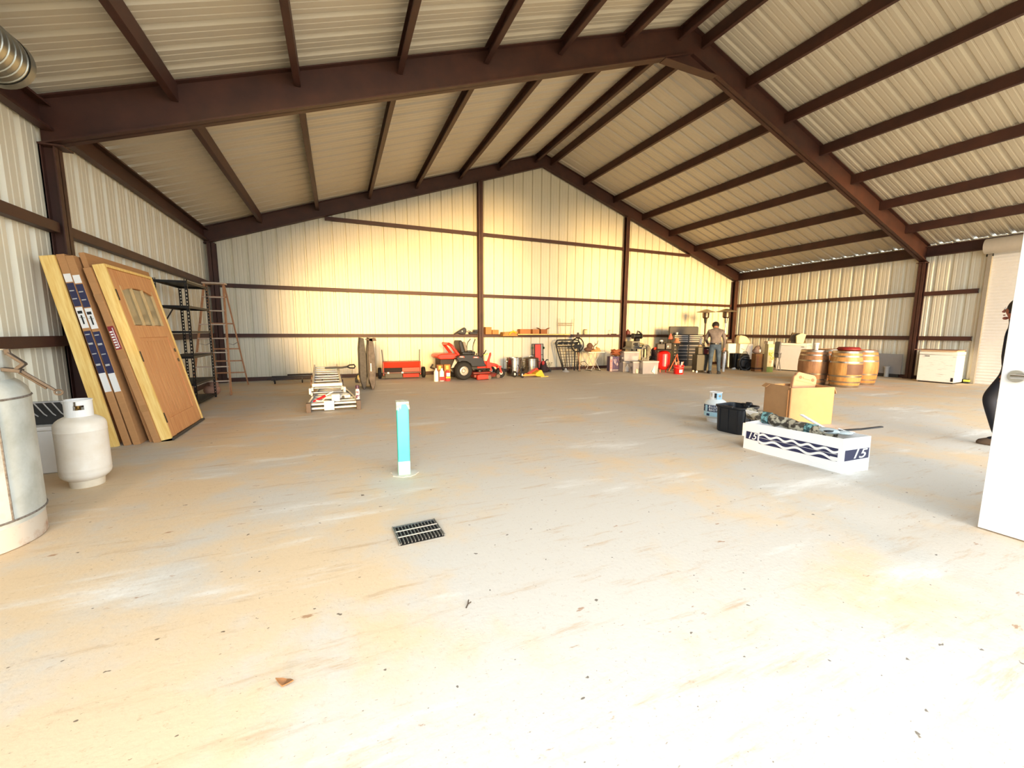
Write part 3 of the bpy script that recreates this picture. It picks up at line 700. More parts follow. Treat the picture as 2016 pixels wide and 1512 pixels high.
mb = MB(); mb.prism([(-.04,1.13),(.18,1.16),(.20,1.10),(.10,1.09)], -.3, .2); mb.build('flap', mat('flap_brown', (.36,.30,.25), .7), t)

# ---------------------------------------------------------------- lawn sweeper
t = thing('lawn_sweeper', 'red tow-behind lawn spreader with two wheels against the back wall', 'lawn spreader', (1.64, 11.85, 0), -.05)
DR = mat('sweeper_red', (.72,.20,.12), .45, 0, .15, 8)
mb = MB(); mb.prism([(-.14,.30),(.10,.30),(.20,.47),(-.20,.47)], -.50, .50, 'YZ'); mb.build('hopper', DR, t, .008)
mb = MB(); mb.prism([(-.17,.17),(.14,.17),(.14,.31),(-.10,.31)], -.50, .50, 'YZ'); mb.build('lower_housing', mat('sweeper_dark', (.13,.09,.09), .6), t, .006)
mb = MB(); mb.bb(.0,.48,-.182,-.17,.19,.30); mb.build('red_guard', DR, t)
mb = MB(); mb.prism([(-.19,.03),(.05,.03),(.05,.13),(-.15,.13)], .02, .46, 'YZ'); mb.build('red_skirt', DR, t)
mb = MB(); mb.bb(-.46,.0,-.16,.05,.02,.14); mb.build('black_skirt', BLACK, t)
mb = MB(); mb.cyl((0,-.19,.165), .022, 1.04, 'X', 12); mb.build('axle', mat('axle_brown', (.45,.35,.33), .5, .4), t)
for x in (-.38, -.0): 
    mb = MB(); mb.bb(x-.025,x+.025,-.225,-.17,.15,.19); mb.build('clamp', WHITEP, t)
for s in (-1, 1):
    mb = MB(); mb.lathe([(.05,-.04),(.14,-.045),(.155,-.03),(.155,.03),(.14,.045),(.05,.04)], (s*.60,-.06,.155), 24, 'X'); mb.build('wheel', RUBBER, t)
    mb = MB(); mb.bb(s*.50-.012, s*.50+.012, -.19,.16,.1,.47); mb.build('side_plate', DR, t)
    mb = MB(); mb.bar((s*.50,.0,.45),(s*.52,.06,.80),.022,.022); mb.build('handle_upright', BLACK, t)
# ================================================================ riding mower (front towards +X)
t = thing('riding_mower', 'red and black zero-turn riding mower facing right by the back wall', 'lawn mower', (3.40, 11.20, 0), .06)
MB_ = mat('mower_black', (.12,.12,.12), .45, 0, .15)
TY = mat('tyre', (.10,.10,.10), .8, 0, .2)
def wheel(c, r, w, rim, nm='rear_wheel', seg=30):
    mb = MB(); mb.lathe([(rim,-w/2),(r*.86,-w/2),(r,-w*.32),(r,w*.32),(r*.86,w/2),(rim,w/2)], c, seg, 'Y'); o = mb.build(nm, TY, t)
    mb = MB(); s = -w*.42
    mb.lathe([(0,s*.5),(rim*.35,s*.5),(rim*.35,s*.9),(rim*.55,s*.5),(rim*.85,s*.4),(rim*.95,s),(rim*1.02,s),(rim*1.02,-s),(0,-s)], c, 24, 'Y'); r_ = mb.build('rim', mat('rim_grey', (.74,.73,.71), .4, .3, .1), o)
for y in (-.45, .45): wheel((-.30, y, .265), .265, .24, .13)
for y in (-.38, .38):
    mb = MB(); mb.lathe([(.05,-.07),(.13,-.075),(.15,-.05),(.15,.05),(.13,.075),(.05,.07)], (.93,y,.15), 24, 'Y'); o = mb.build('front_caster', TY, t)
    mb = MB(); mb.cyl((.93,y,.15), .055, .15, 'Y', 16); mb.build('hub', LTGREY, o)
    mb = MB(); mb.bar((.93,y-.10,.15),(.86,y-.10,.34),.025,.05); mb.bar((.93,y+.10,.15),(.86,y+.10,.34),.025,.05); mb.bb(.80,.92,y-.12,y+.12,.33,.365); mb.build('caster_fork', ORED, t)
mb = MB(); mb.prism([(.22,.30),(.20,.50),(.52,.51),(.62,.47),(.84,.42),(.93,.37),(.90,.33),(.70,.34),(.55,.30)], -.30, .30); mb.build('front_frame', ORED, t, .012)
mb = MB(); mb.prism([(.50,.30),(.49,.46),(.56,.62),(.60,.76),(.645,.765),(.65,.70),(.60,.55),(.60,.46),(.68,.40),(.62,.30)], -.36, -.31); mb.build('deck_lift_arm', ORED, t, .008)
mb = MB(); mb.bb(-.45,.55,-.28,.28,.27,.36); mb.build('main_frame', DKGREY, t, .01)
mb = MB(); mb.prism([(-.52,.62),(-.50,.68),(-.36,.73),(-.05,.73),(.18,.69),(.30,.62),(.36,.46),(.40,.42),(.40,.37),(-.06,.37),(-.10,.46),(-.22,.53),(-.36,.54),(-.44,.50)], -.55, -.30); mb.prism([(-.52,.62),(-.50,.68),(-.36,.73),(-.05,.73),(.18,.69),(.30,.62),(.36,.46),(.40,.42),(.40,.37),(-.06,.37),(-.10,.46),(-.22,.53),(-.36,.54),(-.44,.50)], .30, .55); mb.bb(-.40,.18,-.30,.30,.56,.68); mb.build('fender', MB_, t, .02)
for a, b, z in ((-.45,-.28,.655), (-.02,.16,.632)):
    mb = MB(); mb.prism([(a,z),(b,z-.01),(b-.02,z+.03),(a+.02,z+.035)], -.557, -.551); mb.build('red_decal', mat('decal_red', (.85,.35,.28), .5), t)
    mb = MB(); mb.prism([(a+.03,z+.006),(b-.04,z+.0),(b-.05,z+.018),(a+.04,z+.022)], -.559, -.5565); mb.build('pale_decal', WHITEP, t)
# seat
mb = MB(); mb.bb(-.24,.18,-.24,.24,.70,.80); mb.build('seat', MB_, t, .03)
mb = MB(); mb.prism([(-.28,.76),(-.34,1.06),(-.32,1.13),(-.25,1.13),(-.15,.78)], -.25, .25); sb = mb.build('seat_back', MB_, t, .025)
mb = MB(); mb.prism([(-.12,.80),(-.20,1.06),(-.17,1.09),(-.11,1.07),(-.05,.82)], -.19, .19); mb.build('seat_cushion', mat('seat_grey', (.50,.47,.44), .6), t, .025)
for s in (-1, 1):
    mb = MB(); mb.bb(-.10,.06,s*.27-.02,s*.27+.02,.78,.84); mb.build('armrest', MB_, t, .012)
# levers
for s in (-1, 1):
    x = .06 if s < 0 else .12
    mb = MB(); mb.tube([(x,s*.34,.70),(x,s*.34,.95),(x+.03,s*.33,1.06),(x+.10,s*.28,1.16)], .014, 8); mb.build('drive_lever', BLACK, t)
mb = MB(); mb.tube([(.30,-.34,.58),(.36,-.33,.66),(.44,-.30,.74),(.50,-.30,.84)], .016, 8); mb.build('brake_lever', BLACK, t)
mb = MB(); mb.bar((.40,-.345,.69),(.54,-.345,.735),.02,.04); mb.build('yellow_tag', mat('tag_yellow', (.93,.88,.45), .6), t)
mb = MB(); mb.cyl((.14,-.42,.73), .02, .05); mb.cyl((.20,-.42,.73), .02, .06); mb.build('knob', BLACK, t)
# folded roll bar + rear hood + engine
mb = MB(); mb.tube([(-.38,-.33,.70),(-.60,-.33,.98),(-.66,-.28,1.03),(-.66,.28,1.03),(-.60,.33,.98),(-.38,.33,.70)], .045, 10); mb.build('roll_bar', ORED, t)
mb = MB(); mb.prism([(-1.02,.66),(-1.0,.73),(-.90,.755),(-.42,.75),(-.46,.64),(-.55,.60),(-.95,.60)], -.36, .36); mb.build('rear_hood', ORED, t, .02)
mb = MB(); mb.bb(-.92,-.50,-.26,.26,.30,.60); mb.build('engine', mat('engine_dark', (.20,.16,.13), .5, .3, .4, 12), t, .02)
mb = MB(); mb.cyl((-.72,0,.60), .2, .05); mb.build('engine_shroud', BLACK, t)
mb = MB(); mb.prism([(-.50,.60),(-.42,.56),(-.50,.36),(-.62,.34)], -.34, -.31); mb.build('white_bracket', LTGREY, t)
mb = MB(); mb.tube([(-.98,-.3,.42),(-1.05,-.3,.32),(-1.05,.3,.32),(-.98,.3,.42)], .025, 8); mb.build('rear_bumper', BLACK, t)
# deck
mb = MB(); mb.prism([(-.02,-.50),(-.02,-.62),(.20,-.70),(.60,-.62),(.82,-.40),(.82,.40),(.6,.6),(-.02,.6)], .06, .15, 'XY'); mb.prism([(.02,-.45),(.2,-.5),(.58,-.45),(.66,-.3),(.66,.4),(.02,.4)], .15, .20, 'XY'); mb.build('cutting_deck', mat('deck_red', (.60,.17,.13), .55, 0, .35, 9, col2=(.32,.2,.17)), t, .015)
mb = MB(); mb.prism([(.02,.02),(.02,.14),(.12,.17),(.36,.15),(.36,.03)], -.80, -.70); mb.build('discharge_chute', ORED, t, .01)
for x, y in ((.42,-.66), (.80,-.45), (.80,.45)):
    mb = MB(); mb.lathe([(0,-.03),(.06,-.03),(.065,0),(.06,.03),(0,.03)], (x,y-.05,.066), 16, 'Y'); mb.build('deck_wheel', mat('wheel_tan', (.42,.36,.31), .6), t)
for y in (-.25, .25):
    mb = MB(); mb.cyl((.3,y,.22), .10, .05); mb.build('belt_cover', BLACK, t)

# bottles and boxes in front of the mower's tail
t = thing('jug', 'tall white plastic jug standing left of the mower', 'bottle', (2.36, 10.66, 0))
mb = MB(); mb.lathe([(0,0),(.055,0),(.06,.01),(.06,.25),(.025,.30),(.022,.33)], n=20); mb.build('jug_body', WHITEP, t); mb = MB(); mb.cyl((0,0,.335), .026, .03); mb.build('cap', mat('cap_grey', (.75,.75,.78), .5), t)
t = thing('spray_bottle', 'white and lilac bottle between the jug and the red bottle', 'bottle', (2.52, 10.70, 0))
mb = MB(); mb.lathe([(0,.0),(.06,0),(.065,.01),(.065,.25),(.03,.30),(.03,.34),(0,.34)], n=18); mb.build('bottle_body', mat('bottle_white', (.92,.88,.92), .4, 0, .2, 16, col2=(.62,.5,.66), thr=(.35,.45)), t); mb = MB(); mb.bb(-.068,.068,-.072,-.06,.02,.12); mb.build('red_label', RED, t)
t = thing('oil_bottle', 'red and white bottle with a yellow band by the mower wheel', 'bottle', (2.67, 10.66, 0))
mb = MB(); mb.lathe([(0,.0),(.06,0),(.065,.01),(.065,.22),(.03,.28),(0,.28)], n=18); mb.build('bottle_body', mat('bottle_red', (.80,.25,.27), .4), t)
mb = MB(); mb.bb(-.045,.05,-.072,-.058,.13,.22); mb.build('white_label', WHITEP, t); mb = MB(); mb.bb(-.06,.06,-.07,-.055,.08,.115); mb.build('yellow_band', YELLOW, t)
for x, lab, m in ((2.50,'brown carton behind the bottles at the mower tail', CARDK), (2.70,'orange-brown carton next to the mower tail, right one of two', mat('card_orange', (.66,.44,.22), .8))):
    t = thing('small_carton', lab, 'box', (x, 10.86, 0)); mb = MB(); mb.bb(-.085,.085,-.07,.07,0,.43); mb.build('carton_body', m, t, .006); mb = MB(); mb.bb(-.04,.03,-.072,-.069,.30,.40); mb.build('yellow_mark', mat('mark_yellow', (.85,.75,.35), .6), t)

# ================================================================ on the lowest girt of the back wall
GZ = G1+.048
def carton_box(name, label, loc, w, d, h, m, rz=0, cat='box', group=None, flaps=False, tape=True):
    t = thing(name, label, cat, loc, rz, group)
    mb = MB(); mb.bb(-w/2,w/2,-d/2,d/2,0,h); mb.build('box_body', m, t, .004)
    if tape:
        mb = MB(); mb.bb(-w/2-.001,w/2+.001,-.02,.02,h-.03,h+.0015); mb.build('tape', mat('tape'), t) if 'tape' in _M else None
    if flaps:
        mb = MB(); mb.bar((-w/2,0,h),(-w/2-.10,0,h+.05),d,.004,(0,0,1)); mb.bar((w/2,0,h),(w/2+.10,0,h+.05),d,.004,(0,0,1)); mb.build('flap', m, t)
    return t
BRX = mat('box_brown', (.74,.50,.30), .8, 0, .1, 9)
t = thing('shelf_board', 'long pale pine board lying along the wall girt as a shelf', 'board', (6.33, D-.19, GZ-.02), 0)
mb = MB(); mb.bb(-.98,1.02,-.14,.13,0,.035); mb.build('board', PINE, t, .003)
SB = GZ+.017
carton_box('cardboard_box', 'taller brown box on the wall girt right of the wind post', (4.42, D-.13, GZ), .20, .18, .225, BRX)
carton_box('cardboard_box', 'lower brown box on the girt beside the taller one', (4.65, D-.13, GZ), .22, .18, .14, BRX, .05)
carton_box('cardboard_box', 'wide brown box at the left end of the pine shelf board', (5.68, D-.17, SB), .38, .2, .15, BRX)
carton_box('cardboard_box', 'middle brown box of three on the pine shelf board', (6.06, D-.17, SB), .26, .2, .15, BRX, .1)
carton_box('cardboard_box', 'open brown box at the right end of the pine shelf board', (6.38, D-.17, SB), .24, .2, .15, mat('box_brown2', (.66,.42,.24), .8), -.1, flaps=True)
t = thing('tool_tray', 'yellow-brown open tray hung on the girt with yellow tools', 'tray', (5.12, D-.22, GZ-.06), 0)
mb = MB(); mb.bb(-.24,.26,-.10,.12,0,.012); mb.prism([(-.26,0),(.26,0),(.27,.15),(-.20,.13)], -.11,-.098); mb.prism([(-.26,0),(.26,0),(.27,.15),(-.20,.13)], .108,.12); mb.bb(-.25,-.24,-.1,.12,0,.13); mb.bb(.25,.26,-.1,.12,0,.15); mb.build('tray_body', mat('tray_brown', (.70,.52,.26), .65), t)
mb = MB(); mb.tube([(-.05,-.125,.05),(.02,-.125,.13),(.12,-.125,.15),(.20,-.12,.09)], .022, 8); mb.tube([(.02,-.05,.1),(.15,-.05,.17)], .02, 8); mb.build('yellow_handles', YELLOW, t)
t = thing('welding_helmet', 'black helmet-like hood lying on the girt above the mower', 'helmet', (3.53, D-.13, GZ), 0)
mb = MB(); mb.prism([(-.22,.0),(-.19,.03),(.02,.16),(.10,.21),(.155,.17),(.17,.08),(.13,.0),(-.02,.0),(-.08,.02)], -.09, .08); mb.build('hood', BLACK, t, .03)
mb = MB(); mb.cyl((.02,-.095,.09), .022, .02, 'Y', 14); mb.build('knob', LTGREY, t)
t = thing('black_case', 'low black case with a handle on the girt left of the wind post', 'case', (3.92, D-.13, GZ), 0)
mb = MB(); mb.bb(-.12,.14,-.08,.07,0,.07); mb.bb(.02,.15,-.08,.07,.07,.14); mb.build('case_body', BLACK, t, .01)
mb = MB(); mb.tube([(-.12,-.03,.03),(-.19,-.03,.09),(-.14,-.03,.11),(-.06,-.03,.07)], .008, 6); mb.build('handle', BLACK, t)
t = thing('wire_stand', 'thin pale wire plant stand on the girt above the iron headboard', 'stand', (7.28, D-.15, SB+.002), 0)
mb = MB()
for x in (-.24, .24):
    for y in (-.06, .06): mb.tube([(x*1.0,y,0),(x*1.12,y,.30),(x*1.2,y,.52)], .006, 6)
mb.build('leg', mat('wire_tan', (.70,.60,.45), .5, .4), t)
for z in (.30, .36):
    mb = MB(); mb.tube([(-.28,-.06,z),(.28,-.06,z),(.28,.06,z),(-.28,.06,z)], .006, 6, True); 
    for x in (-.15,0,.15): mb.tube([(x,-.06,z),(x,.06,z)], .004, 6)
    mb.build('wire_ring', mat('wire_tan'), t) if 0 else mb.build('wire_ring', _M['wire_tan'], t)
t = thing('glass_jar', 'small clear jar standing on the girt right of the wire stand', 'jar', (8.10, D-.12, GZ)); mb = MB(); mb.lathe([(0,0),(.06,0),(.065,.02),(.065,.13),(.05,.15),(0,.155)], n=18); mb.build('jar_body', mat('jar', (.82,.80,.66), .15, 0, .2), t); mb = MB(); mb.cyl((0,0,.17), .055, .025); mb.build('jar_lid', mat('olive', (.55,.50,.28), .5), t)
t = thing('spray_trigger', 'small bent grey hook standing on the girt near the second post', 'hook', (9.13, D-.13, GZ)); mb = MB(); mb.tube([(0,0,0),(0,0,.09),(.02,0,.14),(.08,0,.16)], .012, 6); mb.bb(-.03,.03,-.03,.03,0,.02); mb.build('hook', LTGREY, t)
t = thing('scrap_bar', 'short dark bar lying on the girt by the bent hook', 'bar', (9.30, D-.12, GZ)); mb = MB(); mb.bb(-.16,.13,-.02,.02,0,.03); mb.build('bar', RUST, t, .004)

# ================================================================ kettles, creeper, jack
def kettle(label, loc, r, h, lid):
    t = thing('brew_kettle', label, 'steel pot', loc)
    mb = MB(); mb.lathe([(0,.012),(r*.97,.012),(r,.02),(r,h*.40),(r*1.03,h*.415),(r*1.03,h*.455),(r,h*.47),(r,h*.88),(r*1.03,h*.90),(r*1.03,h*.94),(r,h*.955),(r,h),(r*.97,h),(r*.97,h*.93),(0,h*.93)], n=36); mb.build('pot_body', STAIN, t)
    mb = MB(); mb.lathe([(r*.9,0),(r*.92,0),(r*.92,.02),(r*.9,.02)], n=30, cap=False); mb.build('base_ring', BLKMET, t)
    for s in (-1, 1):
        mb = MB(); mb.tube([(s*r*.99,-.07,h*.80),(s*(r+.05),-.06,h*.80),(s*(r+.05),.06,h*.80),(s*r*.99,.07,h*.80)], .010, 8); mb.build('handle', STAIN, t)
    if lid:
        mb = MB(); mb.lathe([(r*1.0,h),(r*1.02,h+.012),(r*.5,h+.05),(.0,h+.06)], n=36); mb.build('lid', mat('lid_dull', (.45,.42,.38), .4, .8, .2), t)
        mb = MB(); mb.tube([(-.06,0,h+.055),(-.05,0,h+.085),(.05,0,h+.085),(.06,0,h+.055)], .010, 8); mb.build('lid_handle', STAIN, t)
kettle('left stainless steel brewing pot without a lid on the floor', (4.83, 11.36, 0), .28, .54, False)
kettle('right stainless steel brewing pot with a domed lid', (5.66, 11.95, 0), .28, .46, True)
t = thing('mechanic_creeper', 'red padded creeper board with black frame standing against the wall', 'creeper', (6.32, 12.28, 0)); t.rotation_euler = (-.05, 0, 0)
mb = MB(); mb.bb(-.12,.12,-.03,.0,.10,.90); mb.build('red_pad', mat('creeper_red', (.88,.27,.20), .5, 0, .12), t, .012)
mb = MB()
for s in (-1, 1): mb.bb(s*.22-.012, s*.22+.012, -.012,.012, .05,.92); mb.bb(s*.135-.008,s*.135+.008,-.012,.012,.05,.92)
for z in (.91,.55,.07): mb.bb(-.22,.22,-.012,.012,z-.01,z+.01)
mb.build('frame', BLKMET, t)
for s in (-1, 1):
    for z in (.14,.78):
        mb = MB(); mb.cyl((s*.235,-.035,z), .04, .03, 'X', 14); mb.build('caster', mat('green_caster', (.10,.35,.20), .5), t)
t = thing('floor_jack', 'orange and yellow lifting jack on two black wheels on the floor', 'jack', (5.45, 10.62, 0), .05)
for y in (-.14, .16):
    mb = MB(); mb.lathe([(.03,-.03),(.075,-.03),(.09,-.02),(.09,.02),(.075,.03),(.03,.03)], (-.42 if y < 0 else -.58,y,.09), 20, 'Y'); o = mb.build('wheel', RUBBER, t)
    mb = MB(); mb.cyl((-.42 if y < 0 else -.58,y,.09), .035, .07, 'Y', 14); mb.build('hub', WHITEP, o)
for y in (-.16, .14):
    mb = MB(); mb.bb(-.42,.25,y-.025,y+.025,.05,.10); mb.build('side_beam', mat('jack_orange', (.92,.62,.25), .45, 0, .12), t, .006)
mb = MB(); mb.prism([(.10,.05),(.12,.12),(.30,.21),(.36,.20),(.48,.03),(.46,.02),(.20,.02)], -.20, .18); mb.build('lift_plate', YELLOW, t, .01)
mb = MB(); mb.bb(.30,.62,-.24,-.12,.0,.02); mb.build('toe_plate', mat('toe_yellow', (.95,.83,.40), .5), t)
mb = MB(); mb.bar((-.10,.0,.10),(.25,.0,.25),.20,.03); mb.bar((.22,-.08,.22),(.36,-.1,.16),.03,.03); mb.build('orange_arm', ORED, t, .006)
mb = MB(); mb.bar((-.62,-.18,.38),(-.38,-.18,.08),.02,.02); mb.bar((-.36,-.19,.38),(-.62,-.19,.1),.016,.016); mb.build('handle', BLKMET, t)
t = thing('golf_bag', 'dark maroon equipment bag slumped beside the red creeper board', 'bag', (6.37, 11.75, 0), .2)
mb = MB(); mb.lathe([(0,0),(.13,0),(.16,.1),(.14,.3),(.10,.42),(.06,.46),(0,.46)], n=18); mb.ell((.1,-.06,.12),(.12,.1,.13)); mb.build('bag_body', mat('maroon_cloth', (.20,.13,.15), .8, 0, .4, 18), t)
mb = MB(); mb.tube([(-.05,-.05,.44),(-.08,-.08,.55)], .03, 8); mb.tube([(.06,-.02,.42),(.14,-.04,.52),(.2,-.06,.50)], .025, 8); mb.tube([(.05,.05,.42),(.02,.1,.56)], .02, 8); mb.build('tool_handles', BLACK, t)
mb = MB(); mb.ell((-.12,-.12,.40),(.07,.06,.09)); mb.build('red_pouch', mat('pouch_red', (.75,.22,.22), .6), t)
t = thing('artificial_plant', 'bunch of grey-green artificial foliage next to the dark bag', 'plant', (6.72, 11.85, 0))
mb = MB()
for i in range(34):
    a, r = random.random()*6.28, .03+.13*random.random(); z = .05+.32*random.random()
    p = V((r*math.cos(a), r*.7*math.sin(a), z)); q = p+V((.05*math.cos(a), .05*math.sin(a), .05*random.random()))
    mb.bar(p, q, .035, .004)
mb.build('foliage', mat('foliage_grey', (.42,.46,.34), .7, 0, .45, 25), t)
mb = MB(); mb.cyl((0,0,.06), .07, .12); mb.build('pot', BLACK, t)

# ---------------------------------------------------------------- wrought iron things
IRON = mat('wrought_iron', (.10,.095,.085), .5, .4, .2)
t = thing('iron_headboard', 'black wrought iron bed headboard with a wire grid leaning on the wall', 'headboard', (7.15, 12.02, 0)); t.rotation_euler = (-.16, 0, 0)
H = 1.06
mb = MB(); mb.tube([(-.22,0,.02),(-.40,0,.86),(-.41,0,.97),(-.36,0,1.05),(-.28,0,H),(.24,0,H),(.33,0,1.04),(.38,0,.96),(.38,0,.86),(.24,0,.02)], .022, 8); mb.tube([(-.40,0,.84),(.38,0,.84)], .018, 8); mb.build('hoop_frame', IRON, t)
mb = MB()
for i in range(8):
    x = -.30+i*.085; s = 1 if i % 2 else -1
    mb.prism([(x-.05,.93-.02*s),(x,.90),(x+.06,.95+.03*s),(x+.02,1.0),(x-.04,.98+.02*s)], -.006, .006)
mb.tube([(-.38,0,.88),(-.2,0,1.02),(-.05,0,.92),(.1,0,1.02),(.25,0,.90),(.35,0,1.0)], .012, 6)
mb.build('scroll_ornament', IRON, t)
mb = MB()
for i in range(8): z = .10+i*.095; k = z/.86; mb.tube([(-.23-.16*k,0,z),(.24+.13*k,0,z)], .007, 6)
for i in range(7): x = -.2+i*.067; mb.tube([(x,0,.05),(x*1.55-.01,0,.84)], .007 if i % 3 else .014, 6)
mb.build('wire_grid', mat('grid_brown', (.20,.15,.10), .5, .4), t)
t = thing('umbrella_stand', 'white cone-shaped base with a thin pole in front of the iron headboard', 'stand', (7.10, 11.66, 0)); mb = MB(); mb.lathe([(0,0),(.12,0),(.12,.015),(.045,.06),(.025,.12),(0,.12)], n=24); mb.build('cone_base', LTGREY, t); mb = MB(); mb.cyl((0,0,.40), .011, .56); mb.build('pole', mat('pole_brown', (.35,.29,.22), .5, .3), t)
t = thing('yard_sign', 'black steel ring yard sign with a cut-out shape on top, on two stakes', 'sign', (7.62, 11.75, 0), .0)
mb = MB(); mb.tube([(.235*math.cos(2*PI*i/36), 0, .885+.235*math.sin(2*PI*i/36)) for i in range(36)], .02, 8, True); mb.build('ring', IRON, t)
mb = MB(); mb.prism([(-.03,1.30),(.045,1.30),(.045,1.245),(.12,1.235),(.13,1.18),(.06,1.10),(.045,1.03),(.01,1.08),(-.03,1.11),(-.07,1.14),(-.03,1.19)], -.01, .01); mb.build('state_shape', mat('iron_flat', (.27,.22,.19), .6, .2), t)
mb = MB(); mb.prism([(-.16,.84),(-.12,.90),(.14,.90),(.17,.83),(.10,.77),(.05,.72),(.0,.77),(-.08,.75),(-.13,.79)], -.012, .012); mb.build('letter_panel', IRON, t)
mb = MB(); mb.bar((-.09,0,.66),(-.10,.0,.02),.045,.03); mb.build('stake', IRON, t)
mb = MB(); mb.tube([(.02,0,.66),(.06,-.02,.3),(.07,-.05,.01)], .012, 8); mb.tube([(.06,0,.66),(.12,0,.01)], .009, 8); mb.build('stake', mat('stake_tan', (.62,.47,.36), .6), t)
mb = MB(); mb.cyl((.07,-.05,.008), .06, .016); mb.build('foot', RUST, t)
t = thing('wire_silhouette', 'bent wire animal outline low against the wall beside the ring sign', 'ornament', (7.86, 12.2, 0))
mb = MB(); mb.tube([(-.16,0,.25),(-.05,0,.29),(.05,0,.30),(.12,0,.22),(.19,0,.15),(.17,0,.11),(.08,0,.17),(0,0,.14),(-.1,0,.17)], .009, 6, True); mb.tube([(-.08,0,.16),(-.10,0,.0)], .008, 6); mb.tube([(.04,0,.15),(.05,0,.0)], .008, 6); mb.build('wire_outline', IRON, t)

t = thing('folding_table', 'small white folding table with crossed legs by the back wall', 'table', (8.10, 11.80, 0), -.05)
mb = MB(); mb.bb(-.43,.43,-.27,.27,.62,.655); mb.build('table_top', mat('table_cream', (.90,.86,.76), .5), t, .01)
for y in (-.2, .2):
    for s in (-1, 1):
        mb = MB(); mb.tube([(s*-.22,y,.62),(s*.24,y,.012)], .012, 8); mb.build('leg', LTGREY, t)
for s in (-1, 1):
    mb = MB(); mb.tube([(s*.24,-.26,.012),(s*.24,.26,.012)], .012, 8); mb.build('foot_bar', DKGREY, t)
t = thing('canvas_bag', 'brown slouched cloth bag on the white folding table', 'bag', (7.92, 11.80, .656)); mb = MB(); mb.ell((0,0,.075),(.17,.14,.08)); mb.ell((.05,0,.18),(.11,.1,.12)); mb.build('bag_body', BROWN, t)
t = thing('deer_antler', 'forked antler standing up behind the bag on the folding table', 'antler', (8.10, 11.86, .656)); mb = MB(); mb.tube([(0,0,.02),(.0,0,.16),(.08,.02,.22),(.17,.04,.27),(.22,.05,.38)], [.02,.02,.018,.014,.006], 8); mb.tube([(-.0,0,.16),(-.10,0,.28)], [.016,.005], 8); mb.tube([(.08,.02,.22),(.06,.03,.32)], [.014,.005], 8); mb.build('antler', mat('antler', (.42,.34,.26), .6), t)
t = thing('wood_offcut', 'tan wooden offcuts lying on the right of the folding table', 'wood', (8.20, 11.70, .656)); mb = MB(); mb.bb(-.22,.2,-.07,.06,0,.045); mb.box((.05,.0,.065),(.28,.1,.035),(0,0,.2)); mb.box((.1,.0,.11),(.16,.07,.05),(0,.35,.1)); mb.build('boards', mat('offcut', (.80,.58,.36), .7, 0, .15), t)

# ================================================================ clutter in front of the second post
t = thing('tool_carton', 'dark blue printed tool box standing on end with white lettering down its left side', 'box', (8.62, 11.45, 0), -.12)
mb = MB(); mb.bb(-.26,.26,-.16,.16,0,.50); mb.build('box_body', mat('carton_blue', (.20,.21,.40), .6, 0, .4, 7, col2=(.40,.30,.38)), t, .004)
mb = MB(); mb.bb(-.262,-.14,-.1625,-.10,.0,.5); mb.build('pale_side', mat('pale_pink', (.86,.66,.66), .6), t)
text('lettering', 'RYOBI', .115, (-.20,-.164,.25), (PI/2, -PI/2, 0), mat('deep_red', (.50,.10,.14), .6), t)
mb = MB(); mb.prism([(-.08,.40),(-.03,.42),(.02,.28),(-.02,.26)], -.1635,-.16); mb.prism([(.03,.44),(.08,.40),(.07,.22),(.03,.24)], -.1635,-.16); mb.prism([(.10,.25),(.16,.30),(.20,.22),(.13,.18)], -.1635,-.16); mb.build('tool_picture', mat('pic_grey', (.66,.62,.68), .6), t)
mb = MB(); mb.bb(-.12,.22,-.1635,-.16,.03,.05); mb.build('print_line', LTGREY, t)
t = thing('cord_heap', 'tangled heap of orange-brown extension cord on top of the dark blue box', 'cord', (8.72, 11.47, .502))
mb = MB(); pts = []
for i in range(150):
    a = i*.62; r = .07+.10*abs(math.sin(i*.37)); pts.append((r*1.25*math.cos(a)+.02*math.sin(i*1.7), r*math.sin(a), .02+.22*abs(math.sin(i*.11+.4))*(1-r*1.6)+.02*math.sin(i)+.015))
mb.tube(pts, .012, 6); mb.build('cord', mat('cord_orange', (.62,.34,.19), .6, 0, .3, 12), t)
mb = MB(); mb.ell((0,0,.10),(.15,.13,.10)); mb.build('bundled_net', mat('net_brown', (.38,.25,.17), .9, 0, .4, 30), t)
TOTE = mat('clear_tote', (.78,.77,.78), .3, 0, .06, 5, alpha=.38)
LIDM = mat('tote_lid', (.74,.73,.72), .4, 0, .08, alpha=.8)
